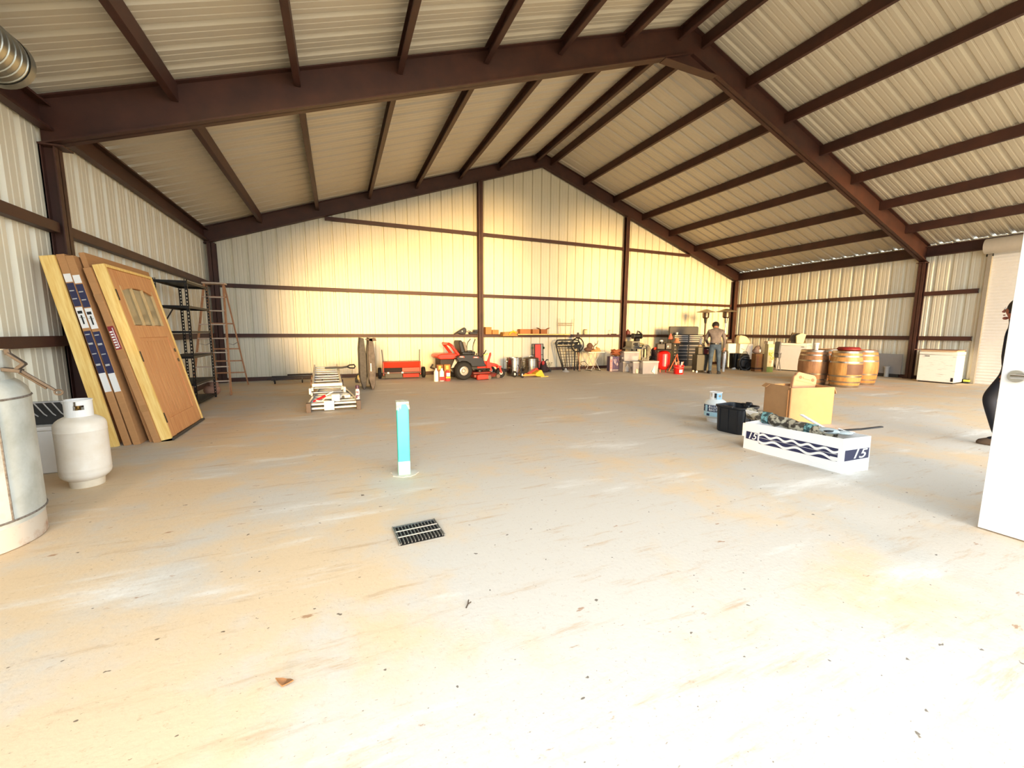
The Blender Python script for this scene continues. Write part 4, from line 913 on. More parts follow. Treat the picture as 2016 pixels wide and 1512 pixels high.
def tote(label, loc, w, d, h, rz, lid=True):
    t = thing('storage_tote', label, 'storage bin', loc, rz)
    mb = MB(); k = .93; e = .006
    o = [(-w/2*k,-d/2*k),(w/2*k,-d/2*k),(w/2*k,d/2*k),(-w/2*k,d/2*k)]; T = [(-w/2,-d/2),(w/2,-d/2),(w/2,d/2),(-w/2,d/2)]
    def q(P, z, s): return [(x-math.copysign(s,x), y-math.copysign(s,y), z) for x, y in P]
    vs = q(o,0,0)+q(T,h,0)+q(T,h,e)+q(o,e,e)
    fs = [(3,2,1,0)]+[(i,(i+1)%4,4+(i+1)%4,4+i) for i in range(4)]+[(4+i,4+(i+1)%4,8+(i+1)%4,8+i) for i in range(4)]+[(8+i,8+(i+1)%4,12+(i+1)%4,12+i) for i in range(4)]+[(12,13,14,15)]
    mb.add(vs, fs); mb.build('bin', TOTE, t)
    mb = MB(); mb.bb(-w/2-.012,w/2+.012,-d/2-.012,-d/2,h-.02,h+.004); mb.bb(-w/2-.012,w/2+.012,d/2,d/2+.012,h-.02,h+.004); mb.bb(-w/2-.012,-w/2,-d/2,d/2,h-.02,h+.004); mb.bb(w/2,w/2+.012,-d/2,d/2,h-.02,h+.004); mb.build('rim', LTGREY, t)
    for s in (-1, 1):
        mb = MB(); mb.bb(s*(w/2+.0)-.02,s*(w/2)+.02,-.07,.07,h-.012,h+.012); mb.build('latch', DKGREY, t, .004)
    if lid: mb = MB(); mb.bb(-w/2-.008,w/2+.008,-d/2-.008,d/2+.008,h+.004,h+.022); mb.build('lid', LIDM, t, .006)
    return t
def content(name, label, cat, loc, kind, m, s=1., rz=0):
    t = thing(name, label, cat, loc, rz); mb = MB()
    if kind == 'jug': mb.lathe([(0,0),(.07*s,0),(.075*s,.02),(.075*s,.15*s),(.03*s,.21*s),(.03*s,.24*s),(0,.24*s)], n=16)
    elif kind == 'box': mb.bb(-.1*s,.1*s,-.08*s,.08*s,0,.18*s)
    elif kind == 'paper': mb.box((0,0,.135*s),(.15*s,.012,.25*s),(.0,.5,0))
    else:
        for i in range(7): mb.ell((random.uniform(-.1,.1)*s, random.uniform(-.08,.08)*s, .05+random.uniform(0,.12)*s), (.06*s,.06*s,.05*s), 10, 6)
    mb.build('body', m, t, .004 if kind == 'box' else 0); return t
tote('clear plastic bin standing next to the dark blue tool box', (8.98, 11.08, 0), .42, .50, .33, -.2)
content('white_jug', 'white jug inside the clear bin beside the dark blue box', 'bottle', (8.98, 10.92, .012), 'jug', WHITEP)
tote('clear bin with purple-grey contents at the left of the largest bin', (8.98, 10.47, 0), .38, .42, .36, -.2)
content('cloth_bundle', 'purple-grey bundle inside the clear bin left of the largest bin', 'cloth', (8.97, 10.46, .012), 'cloth', mat('mauve', (.40,.35,.44), .8, 0, .4, 20))
content('white_jug', 'small cream bottle in the corner of the bin left of the largest one', 'bottle', (8.99, 10.33, .012), 'jug', mat('cream', (.92,.88,.76), .5), .6)
tote('largest clear storage bin in front, next to the red compressor', (9.37, 10.17, 0), .78, .52, .39, -.28)
content('paper_sheet', 'pale teal sheet inside the largest clear bin', 'paper', (9.45, 9.98, .012), 'paper', mat('teal_paper', (.70,.84,.84), .6))
content('cloth_bundle', 'grey padded things inside the largest clear bin', 'cloth', (9.30, 10.2, .012), 'cloth', mat('grey_cloth', (.60,.57,.62), .8, 0, .3, 14), 1.3)
tote('clear bin stacked on top of the lower ones, holding white packages', (9.16, 11.02, .36), .72, .46, .30, -.25)
content('white_package', 'white package inside the stacked upper clear bin', 'package', (9.30, 10.88, .372), 'box', WHITEP, 1.0, -.25)
content('white_package', 'crumpled white wrapping at the left of the upper clear bin', 'package', (9.00, 11.0, .372), 'cloth', WHITEP, .8)
t = thing('hose_coil', 'coil of grey hose hanging over a small cart beside the red compressor', 'hose', (9.86, 11.05, 0), -.3)
mb = MB()
for k in range(7):
    r = .17+.012*k
    mb.tube([((.8+.03*k)*r*math.cos(2*PI*i/24)+.02*math.sin(k*2.1), -.02*k+.06, .62+r*1.15*math.sin(2*PI*i/24)) for i in range(24)], .012, 6, True)
mb.build('hose', mat('hose_grey', (.56,.57,.56), .5, 0, .2), t)
mb = MB(); mb.bar((-.14,.10,0),(-.10,.10,.88),.03); mb.bar((.14,.10,0),(.10,.10,.88),.03); mb.bar((-.1,.10,.86),(.1,.10,.86),.03); mb.bb(-.18,.18,-.06,.14,.12,.16); mb.build('cart_frame', BLKMET, t)
for s in (-1, 1):
    mb = MB(); mb.cyl((s*.19,.06,.085), .085, .04, 'X', 20); mb.build('wheel', RUBBER, t)
t = thing('duffel_bag', 'dark maroon bag stacked behind the grey hose coil', 'bag', (10.25, 11.35, 0)); mb = MB(); mb.bb(-.2,.2,-.15,.15,0,.5); mb.build('bag_base', mat('bag_dark', (.14,.12,.12), .8, 0, .3, 16), t, .06); mb = MB(); mb.ell((0,0,.62),(.2,.15,.17)); mb.build('bag_top', mat('maroon_cloth', (.2,.13,.15)), t); mb = MB(); mb.tube([(-.1,-.14,.66),(0,-.18,.78),(.12,-.14,.66)], .014, 6); mb.build('strap', mat('tan_strap', (.66,.52,.42), .7), t)
# workbench with machine behind
t = thing('planer_stand', 'grey bench machine on a dark open stand in front of the second post', 'machine', (10.02, 12.0, 0))
for x in (-.36, .36):
    for y in (-.2, .2): mb = MB(); mb.bb(x-.02,x+.02,y-.02,y+.02,0,.72); mb.build('leg', BLKMET, t)
mb = MB(); mb.bb(-.42,.42,-.26,.26,.72,.76); mb.bb(-.38,.38,-.22,.22,.3,.32); mb.build('stand_top', GREY, t, .006)
mb = MB(); mb.bb(-.38,.30,-.20,.20,.76,.80); mb.bb(-.34,.12,-.18,.18,.80,1.0); mb.build('machine_body', mat('machine_grey', (.52,.52,.48), .5, .1, .15), t, .015)
mb = MB(); mb.bb(-.2,-.02,-.2,-.18,.84,.95); mb.cyl((-.25,-.19,.9), .03, .03, 'Y', 14); mb.build('control_panel', DKGREY, t)
t = thing('parts_bin', 'cream plastic organiser case on the right end of the bench', 'case', (10.30, 11.98, .802)); mb = MB(); mb.box((0,0,.09),(.34,.26,.10),(0,.18,0)); mb.build('case_body', mat('cream_case', (.85,.80,.62), .5, 0, .1), t, .012); mb = MB(); mb.box((0,-.132,.09),(.26,.006,.03),(0,.18,0)); mb.build('clasp', mat('olive', (.55,.50,.28)), t)
t = thing('bench_grinder', 'black motor tool with round ends on the bench by the second post', 'tool', (10.10, 12.0, 1.002), -.1)
mb = MB(); mb.bb(-.09,.09,-.08,.08,0,.10); mb.cyl((0,0,.18), .085, .26, 'X', 20); mb.build('motor', BLACK, t, .01)
for s in (-1, 1): mb = MB(); mb.cyl((s*.18,0,.18), .10, .05, 'X', 22); mb.build('grinding_wheel', DKGREY, t)
mb = MB(); mb.tube([(0,0,.26),(.03,0,.36),(.1,0,.33),(.2,-.02,.26)], .03, 8); mb.build('guard_arm', BLACK, t)
t = thing('oil_can', 'small dark red can on the girt beside the second post', 'can', (9.93, D-.14, GZ)); mb = MB(); mb.lathe([(0,0),(.08,0),(.08,.12),(.03,.16),(.03,.19),(0,.19)], n=16); mb.build('can_body', mat('dark_red', (.38,.12,.10), .5), t)
# ---------------------------------------------------------------- compressor, bucket, cones
t = thing('air_compressor', 'bright red upright air compressor tank with a black motor on top', 'compressor', (9.93, 10.52, 0), -.5)
mb = MB(); r = .262; lo = [(r*math.sin(PI/2*i/6), .20-.13*math.cos(PI/2*i/6)) for i in range(1, 7)]
mb.lathe([(.001,.07)]+lo+[(r+.003,.205),(r,.215)]+cap_prof(r,.60,.72,0), n=36); mb.build('tank', RED, t)
for i in range(4):
    a = .6+PI/2*i; mb = MB(); mb.bar((.15*math.cos(a),.15*math.sin(a),0),(.17*math.cos(a),.17*math.sin(a),.14),.03,.015); mb.build('foot', RED, t)
mb = MB(); mb.bb(-.34,.30,-.18,.18,.72,.76); mb.bb(-.32,.0,-.16,.16,.76,.95); mb.bb(.02,.26,-.17,.17,.76,.98); mb.build('motor_housing', mat('comp_black', (.15,.12,.12), .5, 0, .25), t, .02)
mb = MB(); mb.lathe([(0,.98),(.09,.98),(.09,1.06),(.0,1.06)], (-.12,0,-.04), 20); mb.build('air_filter', BLACK, t)
mb = MB(); mb.lathe([(0,1.02),(.07,1.02),(.06,1.06),(.0,1.07)], (-.12,0,.0), 20); mb.build('filter_cap', WHITEP, t)
mb = MB(); mb.tube([(-.32,-.05,.8),(-.42,-.08,.78)], .04, 8); mb.build('red_knob', ORED, t)
mb = MB(); mb.cyl((.10,-.19,.86), .035, .03, 'Y', 16); mb.build('gauge', LTGREY, t)
t = thing('folding_tripod', 'orange legged folding tripod stand right of the red compressor', 'tripod', (10.47, 10.45, 0))
for a in (.3, 2.4, 4.4): mb = MB(); mb.tube([(0,0,.62),(.05*math.cos(a),.05*math.sin(a),.45),(.24*math.cos(a),.24*math.sin(a),.01)], .016, 8); mb.build('leg', mat('tripod_orange', (.86,.42,.26), .5), t)
mb = MB(); mb.cyl((0,0,.72), .022, .34); mb.build('post', BLKMET, t)
mb = MB(); mb.bb(-.05,.05,-.03,.03,.86,.95); mb.build('head', BLACK, t, .01)
t = thing('safety_flag', 'orange-pink cone-shaped flag on a stick above the compressor', 'flag', (10.62, 10.95, 0)); mb = MB(); mb.lathe([(0,1.36),(.03,1.33),(.12,1.15),(.0,1.12)], n=14); mb.build('flag_cone', mat('coral', (.96,.45,.38), .6), t); mb = MB(); mb.cyl((0,0,.56), .012, 1.12, n=8); mb.build('stick', BLKMET, t); mb = MB(); mb.lathe([(0,0),(.12,0),(.12,.02),(0,.03)], n=16); mb.build('base', BLACK, t)
t = thing('straw_hat', 'tan hat resting on a stick stand in front of the tool chest', 'hat', (10.70, 10.62, 0)); mb = MB(); mb.lathe([(.0,1.17),(.11,1.16),(.13,1.06),(.22,1.0),(.21,.99),(.12,1.03),(.0,1.03)], n=20); mb.build('hat', mat('hat_tan', (.70,.47,.34), .8, 0, .15), t); mb = MB(); mb.cyl((0,0,.52), .014, 1.04, n=8); mb.lathe([(0,0),(.14,0),(.14,.02),(0,.03)], n=16); mb.build('stand', BLKMET, t)
t = thing('bucket', 'red plastic bucket full of tools with a white print, on the floor', 'bucket', (10.00, 9.86, 0), -.75)
mb = MB(); mb.lathe([(0,.0),(.135,.0),(.14,.01),(.155,.25),(.165,.252),(.165,.27),(.158,.29),(.150,.29),(.135,.02),(0,.02)], n=30); mb.build('bucket_shell', RED, t)
mb = MB(); mb.tube([(.165*math.cos(PI*i/14+PI), .165*math.sin(PI*i/14+PI)*.98, .26-.06*math.sin(PI*i/14)) for i in range(15)], .004, 6); mb.build('bail_handle', LTGREY, t)
mb = MB(); mb.lathe([(.149,.05),(.156,.15)], n=8, a0=-1.45, a1=-.75, cap=False); mb.lathe([(.152,.06),(.159,.15)], n=8, a0=-1.45, a1=-.75, cap=False); mb.build('white_print', WHITEP, t)
mb = MB(); mb.bar((-.05,.0,.1),(-.12,-.03,.46),.03,.015); mb.bar((.02,.03,.1),(.0,.05,.42),.02); mb.bar((.05,-.04,.1),(.13,-.06,.40),.05,.02); mb.bar((-.08,.05,.1),(-.05,.08,.38),.04,.02); mb.build('tools', mat('tools_pink', (.80,.56,.46), .6, 0, .25, 20), t)
mb = MB(); mb.bar((.07,.04,.1),(.10,.06,.38),.07,.03); mb.build('white_scraper', WHITEP, t)

# ---------------------------------------------------------------- tool chest and rolling cabinet
t = thing('tool_chest', 'large black two-tier tool chest with many drawers and an open lid top', 'tool chest', (11.42, 11.45, 0), -.33)
TC = mat('chest_black', (.085,.08,.078), .4, .1, .15); TR = mat('drawer_trim', (.60,.56,.52), .35, .6, .1)
w, dp = 1.42, .5
mb = MB(); mb.bb(-w/2,w/2,-dp/2,dp/2,.12,.90); mb.bb(-w/2-.015,w/2+.015,-dp/2-.015,dp/2+.015,.90,.94); mb.build('cabinet_body', TC, t, .01)
mb = MB(); mb.bb(-w/2+.01,w/2-.01,-dp/2+.03,dp/2,.94,1.24); mb.build('chest_body', TC, t, .01)
mb = MB(); mb.prism([(-w/2+.01,1.24),(w/2-.01,1.24),(w/2-.01,1.50),(w/2-.05,1.54),(-w/2+.03,1.54),(-w/2+.01,1.52)], dp/2-.10, dp/2); mb.build('open_lid', mat('lid_brown', (.10,.085,.07), .45, .1, .2), t, .012)
def drawer(x0, x1, z0, z1, y):
    mb = MB(); mb.bb(x0,x1,y-.018,y,z0,z1); o = mb.build('drawer', TC, t, .004)
    mb = MB(); mb.bb(x0+.01,x1-.01,y-.032,y-.016,z1-.026,z1-.004); mb.build('drawer_pull', TR, o)
xs_ = ((-.68,-.24), (-.23,.22), (.23,.68))
for z0, z1 in ((.16,.38),(.39,.52),(.53,.63),(.64,.74),(.75,.87)):
    drawer(-.68,-.02,z0,z1,-dp/2); drawer(.02,.68,z0,z1,-dp/2)
for z0, z1 in ((.96,1.02),(1.03,1.085),(1.095,1.15),(1.16,1.22)):
    drawer(-.67,-.02,z0,z1,-dp/2+.03); drawer(.02,.67,z0,z1,-dp/2+.03)
for x in (-.6, .6):
    for y in (-.18, .18): mb = MB(); mb.cyl((x,y,.06), .06, .04, 'Y', 16); mb.build('caster', BLACK, t)
t = thing('drink_can', 'small white cup standing on the tool chest edge', 'cup', (11.1, 11.5, 1.241)); mb = MB(); mb.lathe([(0,0),(.03,0),(.04,.08),(0,.08)], n=14); mb.build('cup', WHITEP, t)
t = thing('rolling_cabinet', 'grey-green low steel cabinet on casters beside the man', 'cabinet', (11.12, 10.02, 0), -.42)
GG = mat('cabinet_green', (.25,.25,.22), .5, .1, .12)
mb = MB(); mb.bb(-.30,.30,-.22,.22,.07,.60); mb.build('cabinet_body', GG, t, .008)
mb = MB(); mb.bb(-.29,.29,-.232,-.22,.09,.585); o = mb.build('door', GG, t, .004); mb = MB(); mb.bb(.18,.24,-.25,-.23,.52,.545); mb.build('handle', mat('brass'), o) if 'brass' in _M else None
for x in (-.25, .25):
    for y in (-.17, .17): mb = MB(); mb.cyl((x,y,.035), .035, .025, 'Y', 14); mb.build('caster', WHITEP, t)
t = thing('tool_box', 'black tool box with a red front on top of the grey-green cabinet', 'tool box', (11.15, 10.02, .602), -.42)
mb = MB(); mb.bb(-.26,.24,-.15,.15,0,.24); mb.build('box_body', BLKMET, t, .01)
mb = MB(); mb.bb(-.02,.235,-.165,-.148,.02,.19); mb.build('red_front', mat('maroon', (.38,.10,.12), .5), t)
mb = MB(); mb.bb(.08,.15,-.172,-.164,.15,.18); mb.build('latch', LTGREY, t)
mb = MB(); mb.tube([(-.08,0,.24),(-.07,0,.285),(.07,0,.285),(.08,0,.24)], .012, 8); mb.build('handle', BLACK, t)
t = thing('glove_pile', 'pale rag lying on the tool box beside the man', 'rag', (11.02, 10.0, .843)); mb = MB(); mb.ell((0,0,.03),(.07,.06,.03)); mb.ell((.04,.03,.05),(.05,.04,.03)); mb.build('rag', mat('rag', (.72,.64,.52), .9, 0, .2), t)
t = thing('bottle', 'small white bottle between the tool chest and the left heater pole', 'bottle', (11.42, 10.35, 0))
mb = MB(); mb.lathe([(0,.92),(.04,.92),(.045,.94),(.045,1.08),(.02,1.12),(.02,1.15),(0,1.15)], n=14); mb.build('bottle_body', WHITEP, t)
mb = MB(); mb.cyl((0,0,.46), .03, .92, n=10); mb.lathe([(0,0),(.15,0),(.15,.02),(0,.03)], n=16); mb.build('stand', BLKMET, t)

# ---------------------------------------------------------------- patio heaters
def heater(label, loc, dark):
    t = thing('patio_heater', label, 'patio heater', loc)
    pm = mat('heater_pole_dark', (.20,.15,.12), .4, .5) if dark else mat('heater_pole_steel', (.80,.77,.70), .25, .8)
    mb = MB(); mb.lathe([(0,0),(.24,0),(.24,.04),(.20,.06),(.20,.62),(.16,.68),(0,.68)], n=28); mb.build('base_housing', DKGREY if dark else STAIN, t)
    mb = MB(); mb.cyl((0,0,1.22), .033, 1.1); mb.build('pole', pm, t)
    mb = MB(); mb.lathe([(0,1.66),(.05,1.66),(.065,1.76),(.075,1.86),(0,1.86)], n=20); mb.build('control_collar', BLKMET if dark else STAIN, t)
    mb = MB(); mb.lathe([(.0,1.84),(.10,1.84),(.15,1.88),(.155,2.03),(.16,2.05),(0,2.05)], n=28); mb.build('burner_screen', mat('burner', (.45,.38,.32), .3, .9, .2), t)
    mb = MB(); mb.lathe([(.43,2.07),(.425,2.085),(.30,2.11),(.12,2.165),(.04,2.18),(0,2.18)], n=36, cap=False); mb.lathe([(.43,2.07),(.30,2.095),(.12,2.15),(0,2.165)], n=36, cap=False); mb.build('dome_reflector', mat('dome_alu', (.60,.55,.48), .38, .7, .1), t)
    for a in (.4, 2.5, 4.6): mb = MB(); mb.tube([(.13*math.cos(a),.13*math.sin(a),2.04),(.13*math.cos(a),.13*math.sin(a),2.14)], .008, 6); mb.build('post', STAIN, t)
heater('left patio heater with a dark pole behind the man', (12.62, 11.30, 0), True)
heater('right patio heater with a bright steel pole behind the man', (13.20, 10.72, 0), False)

# ---------------------------------------------------------------- right corner clutter
t = thing('white_cabinet', 'narrow white cabinet between the man and the white appliance', 'cabinet', (14.03, 11.55, 0), -.4); mb = MB(); mb.bb(-.26,.26,-.25,.25,.0,.90); mb.build('cabinet_body', WHITE, t, .006); mb = MB(); mb.bb(-.25,.02,-.262,-.25,.03,.88); o = mb.build('door', WHITE, t, .003); mb = MB(); mb.bb(-.02,.0,-.28,-.262,.4,.5); mb.build('handle', GREY, o)
t = thing('kitchen_scale', 'brown tilted control box on top of the narrow white cabinet', 'box', (14.0, 11.5, .902), -.4); mb = MB(); mb.prism([(-.16,0),(.16,0),(.10,.14),(-.06,.16)], -.17, .17, 'YZ'); mb.build('box_body', mat('box_umber', (.36,.28,.22), .6), t, .008)
mb = MB()
for i in range(3): mb.box((-.09+.09*i, -.115, .085), (.06,.012,.03), (-.55,0,0))
mb.build('button', LTGREY, t)
t = thing('white_appliance', 'white square appliance with a hanging cable in the right corner', 'appliance', (14.62, 11.20, 0), -.45); mb = MB(); mb.bb(-.34,.34,-.30,.30,.03,.89); mb.build('appliance_body', WHITE, t, .012); mb = MB(); mb.bb(-.30,.30,-.31,-.30,.10,.80); mb.build('front_panel', WHITEP, t, .004); mb = MB(); mb.tube([(.10,-.30,.89),(-.02,-.33,.62),(-.28,-.33,.72)], .006, 6); mb.build('cable', BLACK, t)
for x in (-.28,.28): mb = MB(); mb.bb(x-.03,x+.03,-.26,.26,0,.03); mb.build('foot', GREY, t)
t = thing('padded_bag', 'cream slumped bag on top of the white appliance', 'bag', (14.50, 11.10, .892), -.45); mb = MB(); mb.prism([(-.26,0),(.30,0),(.30,.10),(.14,.26),(.04,.30),(-.16,.33),(-.26,.30)], -.18, .18); mb.build('bag_body', mat('cream_bag', (.86,.82,.68), .6, 0, .1, 8), t, .05)
t = thing('trash_can', 'black round metal bin standing beside the black vacuum cleaner', 'bin', (13.55, 10.72, 0)); mb = MB(); mb.lathe([(0,0),(.225,0),(.25,.54),(.26,.545),(.26,.56),(.24,.56),(.215,.03),(0,.03)], n=28); mb.build('bin_body', mat('bin_black', (.075,.075,.08), .3, 0, .15), t); mb = MB(); mb.lathe([(.0,.50),(.225,.50),(.225,.515),(0,.52)], n=24); mb.build('white_liner', WHITEP, t)
t = thing('plastic_cup', 'small white cup lying on the floor before the black bin', 'cup', (13.05, 10.25, .043)); mb = MB(); mb.lathe([(0,-.06),(.03,-.06),(.042,.06),(.038,.06),(.027,-.05),(0,-.05)], (0,0,0), 16, 'X'); mb.build('cup', WHITEP, t)
t = thing('wet_vacuum', 'black wheeled shop vacuum with a big curved hose on the floor', 'vacuum cleaner', (13.32, 10.05, 0), -.5)
mb = MB(); mb.bb(-.26,.26,-.2,.2,.08,.40); mb.build('vacuum_body', BLACK, t, .06); mb = MB(); mb.lathe([(0,.40),(.2,.40),(.19,.52),(.12,.58),(0,.6)], n=24); mb.build('motor_head', DKGREY, t); mb = MB(); mb.tube([(-.1,0,.58),(-.08,0,.64),(.08,0,.64),(.1,0,.58)], .016, 8); mb.build('handle', BLACK, t)
for s in (-1, 1): mb = MB(); mb.lathe([(.03,-.03),(.14,-.03),(.15,0),(.14,.03),(.03,.03)], (.10,s*.22,.15), 22, 'Y'); mb.build('wheel', RUBBER, t)
for s in (-1, 1): mb = MB(); mb.cyl((-.2,s*.15,.04), .04, .03, 'Y', 14); mb.build('caster', RUBBER, t)
mb = MB(); mb.tube([(-.08+.26*math.cos(a), -.27, .26+.235*math.sin(a)) for a in [2*PI*i/26*.8+.8 for i in range(27)]], .024, 8); mb.build('hose', mat('hose_black', (.16,.16,.165), .4), t)
t = thing('paper_towel', 'slim white upright tube standing on the floor right of the man', 'tube', (12.05, 9.9, 0)); mb = MB(); mb.cyl((0,0,.31), .035, .62, n=16); mb.build('tube_body', WHITEP, t); mb = MB(); mb.cyl((0,0,.635), .02, .06, n=12); mb.build('tube_cap', DKGREY, t)
t = thing('carton_stack', 'brown timber-look crate box on the floor in the right corner', 'box', (13.22, 9.72, 0), -.40); mb = MB(); mb.bb(-.30,.30,-.24,.24,.0,.60); mb.build('box_body', mat('crate_brown', (.50,.35,.20), .8, 0, .15, 6, stretch=(1,1,6)), t, .005); mb = MB(); mb.bb(-.303,.303,-.243,.243,.07,.13); mb.build('dark_band', mat('umber', (.20,.11,.08), .8), t); mb = MB(); mb.bb(-.16,-.12,-.243,-.24,.18,.56); mb.build('red_tape', mat('red_tape', (.48,.2,.14), .6), t)
t = thing('cloth_bundle', 'grey pink crumpled cloth heaped on the brown crate', 'cloth', (13.24, 9.74, .602)); mb = MB(); mb.ell((0,0,.09),(.22,.17,.10)); mb.ell((.08,.03,.18),(.14,.12,.10)); mb.ell((-.1,-.03,.14),(.1,.1,.09)); mb.build('cloth', mat('cloth_mauve', (.55,.47,.44), .9, 0, .3, 12), t); mb = MB(); mb.ell((-.02,-.14,.1),(.05,.04,.06)); mb.build('white_pack', WHITEP, t)
t = thing('printed_carton', 'tall box printed with a green plant picture next to the crate', 'box', (13.42, 9.33, 0), -.35); mb = MB(); mb.bb(-.16,.16,-.14,.14,0,.94); mb.build('box_body', mat('plant_print_box', (.80,.76,.60), .7, 0, .2, 6), t, .004)
mb = MB(); mb.bb(-.158,.158,-.1425,-.139,.0,.18); mb.build('green_base', mat('print_green', (.34,.45,.22), .7, 0, .3, 14), t)
mb = MB()
for i in range(16):
    x, z = random.uniform(-.12,.12), random.uniform(.42,.72); a = random.random()*6.28; s = .05
    mb.prism([(x,z),(x+s*math.cos(a-.5),z+s*math.sin(a-.5)),(x+1.5*s*math.cos(a),z+1.5*s*math.sin(a)),(x+s*math.cos(a+.5),z+s*math.sin(a+.5))], -.1432,-.139)
mb.build('leaf_print', mat('print_lime', (.68,.75,.22), .7, 0, .35, 18), t)
mb = MB(); mb.prism([(-.05,.30),(.06,.30),(.08,.38),(-.07,.38)], -.1435,-.139); mb.bb(-.01,.01,-.143,-.139,.38,.5); mb.build('pot_print', mat('print_tan', (.72,.62,.48), .7), t)
mb = MB(); mb.bb(-.13,.10,-.1435,-.139,.75,.83); mb.bb(.06,.155,-.143,-.139,.2,.42); mb.build('pale_print', mat('print_cream', (.93,.90,.80), .7), t)
carton_box('cardboard_box', 'flat cream and white box lying on the plant printed carton', (13.42, 9.33, .942), .30, .26, .10, mat('cream_card', (.84,.78,.70), .7), -.3)
t = thing('camp_chair', 'folded grey chair between the printed carton and the chest freezer', 'chair', (14.10, 9.85, 0), -.35); mb = MB(); mb.bb(-.08,.08,-.18,.18,.45,.60); mb.build('seat', mat('slate', (.36,.37,.40), .6), t, .03); mb = MB(); mb.prism([(-.12,.60),(-.02,.60),(.02,1.0),(-.06,1.02)], -.2, .2); mb.build('backrest', _M['slate'], t, .02)
for s in (-1, 1):
    mb = MB(); mb.bar((-.10,s*.17,.0),(.06,s*.17,.62),.03); mb.build('leg', _M['slate'], t); mb = MB(); mb.bar((.10,s*.17,.0),(-.08,s*.17,.62),.03); mb.build('leg', _M['slate'], t)

def freezer(label, loc, rz, w, d, h, front, handle_x):
    t = thing('chest_freezer', label, 'freezer', loc, rz)
    mb = MB(); mb.bb(-w/2,w/2,-d/2,d/2,.03,h-.09); mb.build('freezer_body', WHITE, t, .012)
    mb = MB(); mb.bb(-w/2-.006,w/2+.006,-d/2-.006,d/2+.006,h-.085,h); mb.build('freezer_lid', WHITE, t, .014)
    mb = MB(); mb.bb(-w/2+.01,w/2-.01,-d/2-.006,-d/2,.05,h-.10); mb.build('front_panel', front, t)
    mb = MB(); mb.bb(handle_x-.045,handle_x+.045,-d/2-.016,-d/2,h-.14,h-.11); mb.build('lock_plate', GREY, t)
    mb = MB(); mb.bb(-w/2+.03,w/2-.03,-d/2+.03,d/2-.03,0,.03); mb.build('plinth', BLACK, t)
    return t
freezer('white chest freezer with shade put into its front colour, partly behind the barrels', (14.83, 9.29, 0), -1.22, .95, .64, .97, mat('freezer_shaded', (.80,.81,.82), .4, 0, .05), .34)  # front panel colour carries the shade on that side
t = thing('crumpled_carton', 'open brown patterned box on top of the freezer by the barrels', 'box', (14.72, 9.28, .972), -.9); mb = MB(); mb.bb(-.24,.24,-.16,.16,0,.08); mb.prism([(-.24,.08),(-.02,.08),(.06,.34),(-.16,.36)], -.14, .10); mb.build('box_body', mat('pattern_brown', (.45,.38,.28), .8, 0, .5, 24), t, .008)
t = thing('paper_bag', 'cream paper bag leaning on the patterned box on the freezer', 'bag', (14.62, 9.02, .972), -.9); mb = MB(); mb.prism([(-.10,0),(.10,0),(.16,.30),(.02,.34),(-.12,.26)], -.10, .08); mb.build('bag_body', mat('paper_cream', (.90,.88,.72), .7, 0, .1, 7), t, .015)
t = freezer('scuffed white chest freezer under plywood by the right wall near the roll-up door', (15.07, 5.60, 0), -1.48, .74, .58, .84, mat('scuffed_white', (.90,.90,.88), .5, 0, .2, 5, stretch=(1,4,9), col2=(.66,.66,.63), thr=(.28,.42)), -.2)
mb = MB(); mb.bb(.30,.345,-.30,-.288,.06,.16); mb.build('vent_grille', BLACK, t)
t = thing('plywood_sheet', 'brown plywood sheets lying on the scuffed freezer by the roll-up door', 'plywood', (15.03, 5.62, .842), -1.48); mb = MB(); mb.bb(-.44,.40,-.32,.30,.03,.048); mb.build('ply_sheet', mat('ply_brown', (.56,.42,.34), .7, 0, .15, 5), t); mb = MB(); mb.bb(-.30,.38,-.30,.28,0,.03); mb.build('ply_sheet', mat('ply_pale', (.84,.75,.62), .7, 0, .1, 5), t)
t = thing('yellow_box', 'tiny yellow device on the base angle beside the roll-up door', 'device', (15.42, 5.17, .0)); mb = MB(); mb.bb(-.06,.06,-.05,.05,.0,.11); mb.build('device_body', DKGREY, t, .006); mb = MB(); mb.bb(-.065,.065,-.055,.055,.05,.10); mb.build('yellow_cover', mat('acid', (.88,.90,.35), .5), t)
t = thing('drain_pipe', 'short white plastic pipe standing out of the floor by the right wall', 'pipe', (15.36, 6.95, 0)); mb = MB(); mb.cyl((0,0,.15), .055, .30, n=20); mb.build('pipe', LTGREY, t); mb = MB(); mb.cyl((0,0,.31), .08, .03, n=20); mb.build('pipe_cap', LTGREY, t)
t = thing('wallboard', 'grey panel added as shade low along the right wall behind the barrels', 'board', (15.46, 7.75, 0)); mb = MB(); mb.bb(-.01,.01,-1.15,1.2,.10,.70); mb.build('board', mat('shade_grey', (.60,.60,.60), .6, 0, .06), t); mb = MB(); mb.bb(-.015,.015,-1.1,1.15,0,.10); mb.build('board_feet', DKGREY, t)  # grey strip standing in for the shadow at the foot of the wall
